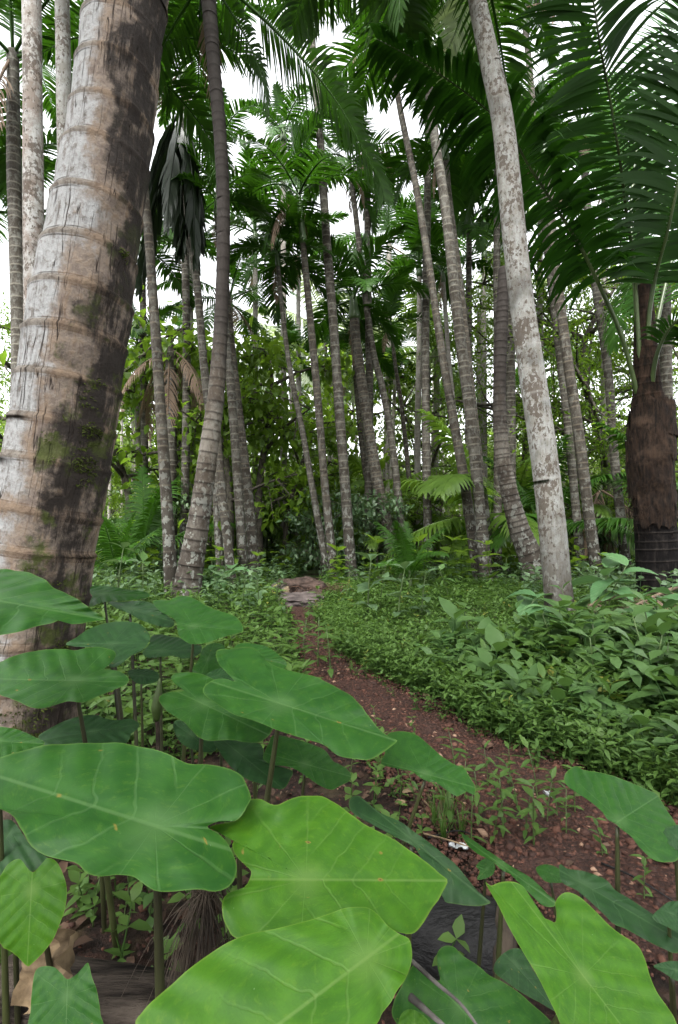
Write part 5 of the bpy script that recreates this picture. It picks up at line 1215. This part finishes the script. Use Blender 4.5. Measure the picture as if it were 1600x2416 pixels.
crumpled('fallen_leaf', 'crinkled tan dead leaf propped behind the two-lobed taro leaf at lower left', at(128, 2282, .84), .115, .085, 'dry', (R(62), R(20), R(-35)), 1, crump=.4)
for i, (x, y, L, W, mt, lb) in enumerate([
    (968, 1882, .055, .022, 'dry', 'pinkish curled dry leaf on the soil left of the seedlings'), (945, 1913, .035, .03, 'dry', 'small tan leaf scrap near the curled dry leaf'),
    (1005, 1660, .06, .035, 'dry', 'pale fallen leaf on the path against the right bank'), (1105, 1668, .07, .04, 'dry_brown', 'brown fallen leaf half under the right bank herbs'),
    (1290, 1790, .06, .04, 'dry', 'pale brown fallen leaf on the gravel below the right bank'), (1150, 1775, .06, .045, 'dry_brown', 'flat brown leaf in the middle of the gravel path'),
    (1530, 1835, .07, .06, 'dry_brown', 'brown leaf on gravel near the right edge by the standing taro leaf'), (900, 1562, .05, .035, 'dry_brown', 'dark fallen leaf at the herb edge where the path bends'),
    (1255, 1478, .16, .09, 'dry', 'orange dry leaf by the foot of the whitish trunk'), (1050, 1655, .05, .03, 'dry_brown', 'reddish fallen leaf between the two leaves at the right bank'),
    (1560, 2050, .05, .04, 'dry_brown', 'brown flake on gravel at the right edge lower down'), (1245, 1983, .022, .02, 'dry', 'round pale leaf balanced among the seedlings')]):
    p = on_ground(x, y); crumpled('fallen_leaf', lb, (p.x, p.y, gz(p.x, p.y) + .02), L, W, mt, (R(rng.uniform(-10, 10)), R(rng.uniform(-10, 10)), rng.uniform(0, 6)), 10 + i, crump=.12)
p = on_ground(1082, 2022); crumpled('plastic_scrap', 'white scrap of plastic lying behind the dark taro leaf', (p.x, p.y, gz(p.x, p.y) + .018), .05, .028, 'white_scrap', (0, .1, 1.3), 31, 'litter', .15)
p = on_ground(1292, 1890); crumpled('plastic_scrap', 'tiny white scrap of plastic on the gravel beyond the seedlings', (p.x, p.y, gz(p.x, p.y) + .018), .035, .025, 'white_scrap', (0, .1, .4), 32, 'litter', .2)
def stick(name, label, pts, r, mat='grey_wood', cat='twig'):
    P = np.array([np.array(p) for p in pts]); b = Vector(P.mean(0)); b.z = P[:, 2].min(); g = Geo()
    tube(g, spline(P - np.array(b), 20), np.linspace(r, r * .5, 20), 6); return tag(link(name, g.mesh(name, M[mat]), None, b), label, cat)
stick('twig', 'long thin grey twig resting across the bottom centre taro leaves', [at(972, 2268, .53), at(1030, 2320, .50), at(1090, 2372, .485), at(1140, 2440, .48)], .0022, 'twig')
stick('twig', 'short thick grey twig at the bottom edge below the long thin one', [at(968, 2352, .5), at(1010, 2388, .485), at(1070, 2440, .475)], .0035, 'twig')
for i, (q, lb) in enumerate([([(1000, 1905), (1040, 1960), (1060, 2000)], 'pale dry stem slanting past the curled dry leaf'), ([(1010, 2000), (1080, 1992), (1130, 2000)], 'dark twig lying beside the white scrap'), ([(1420, 2060), (1500, 2105), (1600, 2160)], 'black twig on the gravel at the right'), ([(1000, 1990), (1060, 2015), (1110, 2022)], 'thin straw under the white scrap')]):
    stick('twig', lb, [Vector((*on_ground(*p)[:2], gz(*on_ground(*p)[:2]) + .02 + .01 * (j == 1))) for j, p in enumerate(q)], .003, ('dry', 'char', 'char', 'dry')[i])
# dry palm flower stalk hanging in brown strands by the log
g = Geo(); rq = np.random.default_rng(12)
o0 = np.array(at(488, 2085, .86))
for k in range(110):
    e = np.array((rq.normal(-.015, .05), rq.normal(0, .03), -rq.uniform(.08, .30))); m_ = e * np.array((.55, .6, .35)) + rq.normal(0, .006, 3)
    tube(g, spline([(rq.normal(0, .008), rq.normal(0, .008), 0), m_, e], 6), np.linspace(.0011, .0006, 6), 3, rq.random(), False)
tube(g, spline([(0, 0, .03), (.01, .03, .0), (.05, .12, -.25)], 6), np.linspace(.006, .003, 6), 6)
tag(link('dry_fibres', g.mesh('dry_fibres', M['tan']), None, o0), kind='stuff')
# a taro bud and the rolled new leaf in the middle of the patch
p = at(370, 1690, 1.18); b = Vector((p.x, p.y, gz(p.x, p.y))); r_ = thing('taro_bud', 'swollen green and tan taro flower bud on a short stem among the dark stalks', 'flower bud', b)
g = Geo(); hz = p.z - b.z; tube(g, spline([(0, 0, -.02), (.004, 0, hz * .8), (0, 0, hz)], 8), np.full(8, .005), 8); link('stem', g.mesh('stem', M['tan']), r_)
g = Geo(); tube(g, spline([(0, 0, hz - .01), (0, 0, hz + .02), (.003, 0, hz + .05), (.005, 0, hz + .085)], 14), np.interp(np.linspace(0, 1, 14), [0, .3, .6, 1], [.006, .0125, .0105, .002]), 12); link('bud', g.mesh('bud', M['petiole']), r_)

# ------------------------------------------------------------------ the mound where the path ends: laterite slab, cut log, root litter
def boulder(name, label, p, sx, sy, sz, seed, mat='laterite', cat='rock', rz=0.0):
    g = Geo(); nu, nv = 34, 48; V = []
    for i in range(nu):
        th = math.pi * i / (nu - 1)
        for j in range(nv):
            ph = 2 * math.pi * j / nv; d = Vector((math.sin(th) * math.cos(ph), math.sin(th) * math.sin(ph), math.cos(th)))
            d2 = Vector((math.copysign(abs(d.x) ** .7, d.x), math.copysign(abs(d.y) ** .7, d.y), math.copysign(abs(d.z) ** .6, d.z)))
            k = 1 + .22 * noise.noise(d * 2.1 + Vector((seed, 0, 0))) + .12 * noise.noise(d * 5 + Vector((0, seed, 0))) + .07 * noise.noise(d * 13 + Vector((0, 0, seed)))
            V.append((d2.x * sx * k, d2.y * sy * k, d2.z * sz * k))
    g.add(V, [grid_faces(nu, nv)]); return tag(link(name, g.mesh(name, M[mat]), None, p, (0, 0, rz)), label, cat)
M['slab'] = plain_mat('grey_laterite_slab', (.035, .027, .025), (.10, .08, .074), 7, .8, .3, (1, 1, 1), 1, .03)
M['red_rock'] = plain_mat('red_laterite_rock', (.022, .015, .012), (.065, .043, .034), 7, .85, .2, (1, 1, 1), 1, .03)
p = on_ground(708, 1424); boulder('stone_slab', 'flat grey-brown stone slab stepping up where the path ends', (p.x, p.y, .03), .30, .42, .085, 4, 'slab', rz=.2)
p = on_ground(700, 1408); boulder('laterite_rock', 'reddish earth-covered rock mound behind the flat stone slab', (p.x + .05, p.y + .2, .07), .34, .40, .17, 8, 'red_rock', rz=.4)
p = on_ground(744, 1418); boulder('laterite_rock', 'small reddish rock under the root litter right of the slab', (p.x, p.y + .2, .02), .16, .2, .10, 15, 'red_rock')
p = on_ground(672, 1410); lg, lb_, lP, lT = log('cut_log', 'short cut log with a pale sawn face left of the stone slab', (p.x - .16, p.y + .12, .09), (p.x + .05, p.y - .10, .08), .10, 'wood', seed=21)
g = Geo(); e = lP[0]; d_ = lT[0]; tube(g, [lP[-1] - lT[-1] * .004, lP[-1] + lT[-1] * .004], [.089, .087], 20); link('sawn_face', g.mesh('sawn_face', plain_mat('sawn_wood', (.12, .085, .05), (.2, .155, .10), 14, .8, .2)), lg)
g = Geo()
p = on_ground(752, 1410)
for k in range(130):
    a = rng.uniform(0, 6.28); c0 = np.array((rng.normal(0, .16), rng.normal(.1, .14), .05)); e = c0 + np.array((math.cos(a) * rng.uniform(.1, .35), math.sin(a) * .2, rng.uniform(-.04, .1)))
    tube(g, spline([c0, (c0 + e) / 2 + np.array((0, 0, .07)), e], 5), [.005, .004, .003, .003, .002], 4, rng.random(), False)
tag(link('root_litter', g.mesh('root_litter', M['dry_brown']), None, (p.x, p.y, gz(p.x, p.y))), kind='stuff')
# dry fallen fronds on the ground by the young coconut
def fallen_frond(label, pts, L, seed, mat='brown_frond'):
    P = np.array([np.array(p) for p in pts]); b = Vector(P[0]); g = Geo()
    frond(g, spline(P - np.array(b), 26), 30, .38, .018, 30, 60, -.1, .35, .35, seed=seed, seg=3, r0=.03)
    return tag(link('fallen_frond', g.mesh('fallen_frond', M[mat]), None, b), label, 'palm frond')
gp_ = lambda x, y, h: Vector((*on_ground(x, y)[:2], gz(*on_ground(x, y)[:2]) + h))
fallen_frond('dry pinkish fallen frond stem lying before the young coconut foot', [gp_(1640, 1428, .30), gp_(1560, 1450, .22), gp_(1480, 1462, .12), gp_(1400, 1470, .05), gp_(1330, 1478, .03)], 2, 71)
fallen_frond('dry brown fallen frond between the whitish trunk and the young coconut', [gp_(1480, 1440, .15), gp_(1420, 1445, .14), gp_(1360, 1460, .06), gp_(1300, 1470, .03)], 2, 72)
# litter of small dead leaves over the bare soil
tv, tf = leaf_template(.5, .2, .3); n = 2100; pos = []
while len(pos) < n:
    y = rng.uniform(.8, 4.5); x = rng.uniform(-.7 * y - .3, min(.75 * y, edge_x(y) + .3)); 
    if in_path(x, y, .08) and rng.random() < .85: continue
    pos.append((x, y, gz(x, y) + .012))
g = Geo(); scatter(g, tv, tf, np.array(pos), euler_mats(rng.normal(0, .35, n), rng.normal(0, .35, n), rng.uniform(0, 6.28, n)), rng.uniform(.012, .05, n), rng.random(n))
s = NT('leaf_litter'); tag(link('leaf_litter', g.mesh('leaf_litter', s.done(s.bsdf(s.mix(s.attr('tint'), (.022, .012, .008), (.10, .062, .042)), .8, .2)))), kind='stuff')
